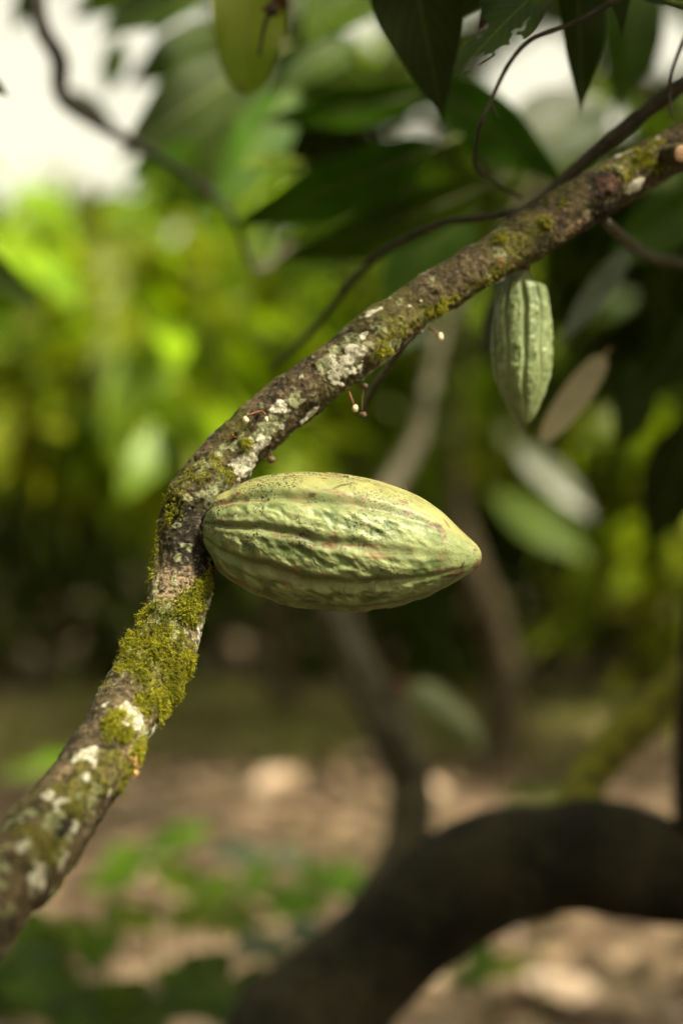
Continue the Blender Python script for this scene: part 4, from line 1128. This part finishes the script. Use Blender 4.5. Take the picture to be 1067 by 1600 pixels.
# unseen leaf roof added to the two nearest trees to block light, open where the sun comes in
def roof(tree, ell, n, seed, limbs):
    B, D, N, L, T = crown_leaves(ell, n, 0.26, seed, 30, 0.45, (0.2, 0.8))
    mid = B + D * L[:, None] * 0.5
    t = (mid[:, 2] - 1.28) / sd.z
    hole = np.hypot(mid[:, 0] - (0.03 + sd.x * t), mid[:, 1] - (0.93 + sd.y * t)) < 0.07 + 0.11 * t
    hole |= np.hypot(mid[:, 0] - (0.13 + sd.x * t), mid[:, 1] - (1.02 + sd.y * t)) < 0.05 + 0.09 * t
    q = proj(mid)
    infr = (mid[:, 1] > 0.25) & (mid[:, 1] < 1.45) & (q[:, 0] > -150) & (q[:, 0] < 1220) & (q[:, 1] > -330) & (q[:, 1] < 1700)
    ok = ~hole & ~infr
    V, F, A = leaf_batch(B[ok], D[ok], N[ok], L[ok], L[ok] * 0.38, T[ok], 8)
    mk('crown', V, F, M['leaf'], tree, A)  # unseen leaves added over and behind the camera to shade the foreground
    for k, rows in enumerate(limbs):
        V, F, _ = tube(rows, 40, 12, bump=0.1, bscale=30, seed=seed + k)
        mk('limb', V, F, M['bark_bg'], tree)
e0 = ctrl[0]
roof(main_tree, [(0.44, 0.90, 2.08, 0.20, 0.20, 0.06, 0.4), (-0.8, 0.5, 2.35, 0.9, 0.9, 0.25, 1.3), (0.2, -0.7, 2.5, 1.0, 0.8, 0.3, 1.2), (-0.9, -1.9, 1.6, 1.1, 0.4, 1.0, 2.2), (-1.9, 0.4, 1.7, 0.4, 1.4, 0.9, 2.2), (0.4, -2.1, 1.5, 0.9, 0.4, 0.9, 1.8), (1.4, -1.7, 1.3, 0.8, 0.5, 0.8, 1.6)], 3000, 181,
     [[e0[:3] + [e0[3]], [0.42, 1.06, 1.75, 0.016], [0.50, 1.0, 2.1, 0.014], [0.3, 0.6, 2.4, 0.011], [0.1, -0.4, 2.5, 0.007]], [[0.48, 1.02, 2.0, 0.013], [0.0, 1.3, 2.25, 0.010], [-0.7, 0.8, 2.35, 0.006]]])
roof(dark_tree, [(1.35, 1.4, 2.15, 0.7, 0.7, 0.45, 1.4), (-0.6, 2.3, 2.4, 0.7, 0.5, 0.22, 0.7), (1.6, -0.2, 2.4, 0.7, 0.8, 0.3, 1), (2.0, 1.6, 1.5, 0.4, 1.0, 0.9, 1.6), (1.9, 0.2, 1.2, 0.4, 0.8, 0.6, 1.0), (1.8, 1.9, 2.35, 0.9, 0.7, 0.3, 3.2), (1.15, 1.4, 2.35, 0.4, 0.4, 0.18, 1.6)], 2900, 182,
     [[[1.0, 2.0, 1.4, 0.035], [1.1, 1.9, 1.9, 0.025], [0.6, 2.1, 2.3, 0.015], [-0.5, 2.3, 2.4, 0.008]], [[1.1, 1.9, 1.8, 0.025], [1.4, 1.2, 2.1, 0.016], [1.6, -0.3, 2.4, 0.008]]])

# ------------------------------------------------------------------ low plants bottom left
def seedling(px, py, d, leaves, label, seed, h=None):
    """leaves: (base px,py, tip px,py, width px, mat, tint, depth offset)"""
    g = P(px, py, d)
    base = np.array([g[0], d, 0.0])
    base[2] = float(place_on_ground(np.array([base[0]]), np.array([d]))[0])
    e = empty('seedling', base, label, 'plant', 'low seedlings at the lower left')
    ztop = max(P(l[0], l[1], d)[2] for l in leaves)
    V, F, _ = tube([list(base - np.array([0, 0, 0.03])) + [0.005], [base[0] + 0.01, d, (base[2] + ztop) / 2, 0.0045], [base[0], d, ztop, 0.003]], 20, 8)
    mk('stem', V, F, M['midrib'], e)
    for k, (bx, by, tx, ty, w, mt, ti, dz) in enumerate(leaves):
        single_leaf(P(bx, by, d), P(tx, ty, d + dz), 1.25 * w * d / FPX, (0.1 * (k % 3 - 1), -0.55, 1), M[mt], e, seed + k, tint=ti, nu=18, nv=9, droop=0.18)
    return e
seedling(235, 1345, 3.0, [(235, 1345, 130, 1400, 60, 'leaf_low', .8, -.05), (235, 1340, 330, 1290, 50, 'leaf_low', 1.0, .12), (238, 1345, 330, 1420, 50, 'leaf_low', .5, -.1), (235, 1345, 160, 1330, 40, 'leaf_low', .7, .1)], 'bright green seedling whose leaves arch beside the base of the mossy limb', 200)
seedling(415, 1345, 3.1, [(415, 1345, 320, 1330, 44, 'leaf_grey', 1.0, .1), (415, 1342, 500, 1350, 44, 'leaf_grey', 1.0, .1), (415, 1345, 380, 1420, 40, 'leaf_low', .7, -.1)], 'pale silvery-green seedling in the lower centre left', 210)
seedling(505, 1395, 2.8, [(505, 1395, 420, 1440, 76, 'leaf_low', .9, -.1), (505, 1390, 600, 1385, 80, 'leaf_low', 1.0, .05), (505, 1390, 470, 1350, 50, 'leaf_low', .9, .15)], 'bright yellow-green broad-leaved seedling just left of the dark trunk', 220)
seedling(450, 1475, 2.6, [(450, 1475, 360, 1500, 70, 'leaf_grey', .4, -.1), (450, 1475, 520, 1450, 60, 'leaf_grey', .6, .1)], 'bluish-green seedling tucked under the bright one beside the dark trunk', 230)
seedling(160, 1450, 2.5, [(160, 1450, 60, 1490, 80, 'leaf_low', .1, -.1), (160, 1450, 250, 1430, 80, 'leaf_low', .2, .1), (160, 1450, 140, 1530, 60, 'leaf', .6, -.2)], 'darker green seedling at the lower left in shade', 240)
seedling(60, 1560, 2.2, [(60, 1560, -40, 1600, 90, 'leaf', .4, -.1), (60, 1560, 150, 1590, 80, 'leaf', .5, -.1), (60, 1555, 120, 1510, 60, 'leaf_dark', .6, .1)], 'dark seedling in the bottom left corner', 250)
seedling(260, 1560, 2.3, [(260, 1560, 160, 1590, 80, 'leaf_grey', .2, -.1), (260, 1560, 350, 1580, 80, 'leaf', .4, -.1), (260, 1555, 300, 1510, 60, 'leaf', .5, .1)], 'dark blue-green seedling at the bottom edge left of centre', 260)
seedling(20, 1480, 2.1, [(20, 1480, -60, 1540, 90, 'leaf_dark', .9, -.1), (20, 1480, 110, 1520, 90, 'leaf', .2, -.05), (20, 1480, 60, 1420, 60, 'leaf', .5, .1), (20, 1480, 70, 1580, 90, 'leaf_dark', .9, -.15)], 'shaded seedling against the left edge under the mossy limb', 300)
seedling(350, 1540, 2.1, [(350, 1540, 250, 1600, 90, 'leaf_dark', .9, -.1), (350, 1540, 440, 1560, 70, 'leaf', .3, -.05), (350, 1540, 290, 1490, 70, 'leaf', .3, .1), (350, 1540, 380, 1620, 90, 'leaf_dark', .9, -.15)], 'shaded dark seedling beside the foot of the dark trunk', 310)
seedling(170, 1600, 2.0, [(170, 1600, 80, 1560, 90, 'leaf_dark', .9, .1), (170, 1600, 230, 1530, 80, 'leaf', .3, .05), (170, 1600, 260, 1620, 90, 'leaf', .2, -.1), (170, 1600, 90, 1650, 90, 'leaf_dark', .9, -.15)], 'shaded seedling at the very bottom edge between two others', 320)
seedling(330, 1420, 2.7, [(330, 1420, 260, 1460, 60, 'leaf_low', .1, -.05), (330, 1420, 400, 1470, 60, 'leaf_low', .2, -.1), (330, 1420, 350, 1360, 50, 'leaf_low', .7, .1)], 'mid green seedling behind the dark ones at lower left of centre', 330)
seedling(60, 1205, 4.0, [(60, 1205, 0, 1215, 34, 'leaf_low', .8, .1), (60, 1205, 120, 1180, 36, 'leaf_low', .9, .1)], 'small bright seedling peeping out left behind the mossy limb', 270)
seedling(840, 1250, 3.2, [(840, 1250, 780, 1245, 40, 'leaf', .5, .1), (840, 1250, 905, 1240, 36, 'leaf', .4, .1)], 'small dark green seedling behind the top of the dark trunk', 280)
seedling(760, 1530, 2.7, [(760, 1530, 740, 1460, 40, 'leaf_low', .7, .1), (760, 1530, 830, 1500, 40, 'leaf_light', .6, .1), (760, 1530, 700, 1540, 40, 'leaf', .6, -.1)], 'yellow-green seedling below the dark trunk at the lower right', 290)

# distinct fallen leaves
FALL = [(213, 1392, 110, 70, 0.95, 'large pale tan fallen leaf catching light among the seedlings at lower left'), (672, 1275, 95, 44, 0.95, 'pale fallen leaf on the ground just above the dark trunk'), (880, 1562, 150, 50, 0.9, 'pale pinkish fallen leaf below the dark trunk'),
        (655, 1205, 70, 60, 0.85, 'greyish curled fallen leaf at the foot of the slender stem'), (560, 1215, 90, 40, 0.7, 'reddish-brown fallen leaf on the clearing at picture centre'), (430, 1260, 90, 40, 0.75, 'light brown fallen leaf left of the picture centre on the clearing'), (670, 1540, 80, 40, 0.8, 'small pale fallen leaf between the dark trunk and the bottom edge'), (960, 1180, 90, 40, 0.75, 'pale brown fallen leaf beside the mossy branch at right')]
b = NB('fallen_leaf_pale')
n_ = b.noise(20, 4)
M['fallen'] = b.finish(b.pbsdf(b.mix(n_, (0.28, 0.19, 0.13), (0.46, 0.35, 0.26)), 0.45, 0.5))
for k, (px, py, lpx, wpx, ti, lab) in enumerate(FALL):
    d = CAMZ * FPX / (py - 800)
    c0 = P(px, py, d)
    c0[2] = float(place_on_ground(c0[:1], c0[1:2])[0]) + 0.05
    a_ = 0.4 + k * 1.3
    L_ = min(0.26, lpx / FPX * d)
    dv = np.array([math.cos(a_), math.sin(a_) * 0.6, 0.25]) * L_ / 2
    o = single_leaf(c0 - dv, c0 + dv, L_ * 0.5, (0.25, -0.35, 1), M['fallen'], None, 300 + k, tint=ti, nu=18, nv=9, droop=-0.15, fold=0.3, rib_mat=M['dried'], name='fallen_leaf')
    tag(o, lab, 'leaf', 'fallen leaves on the ground')
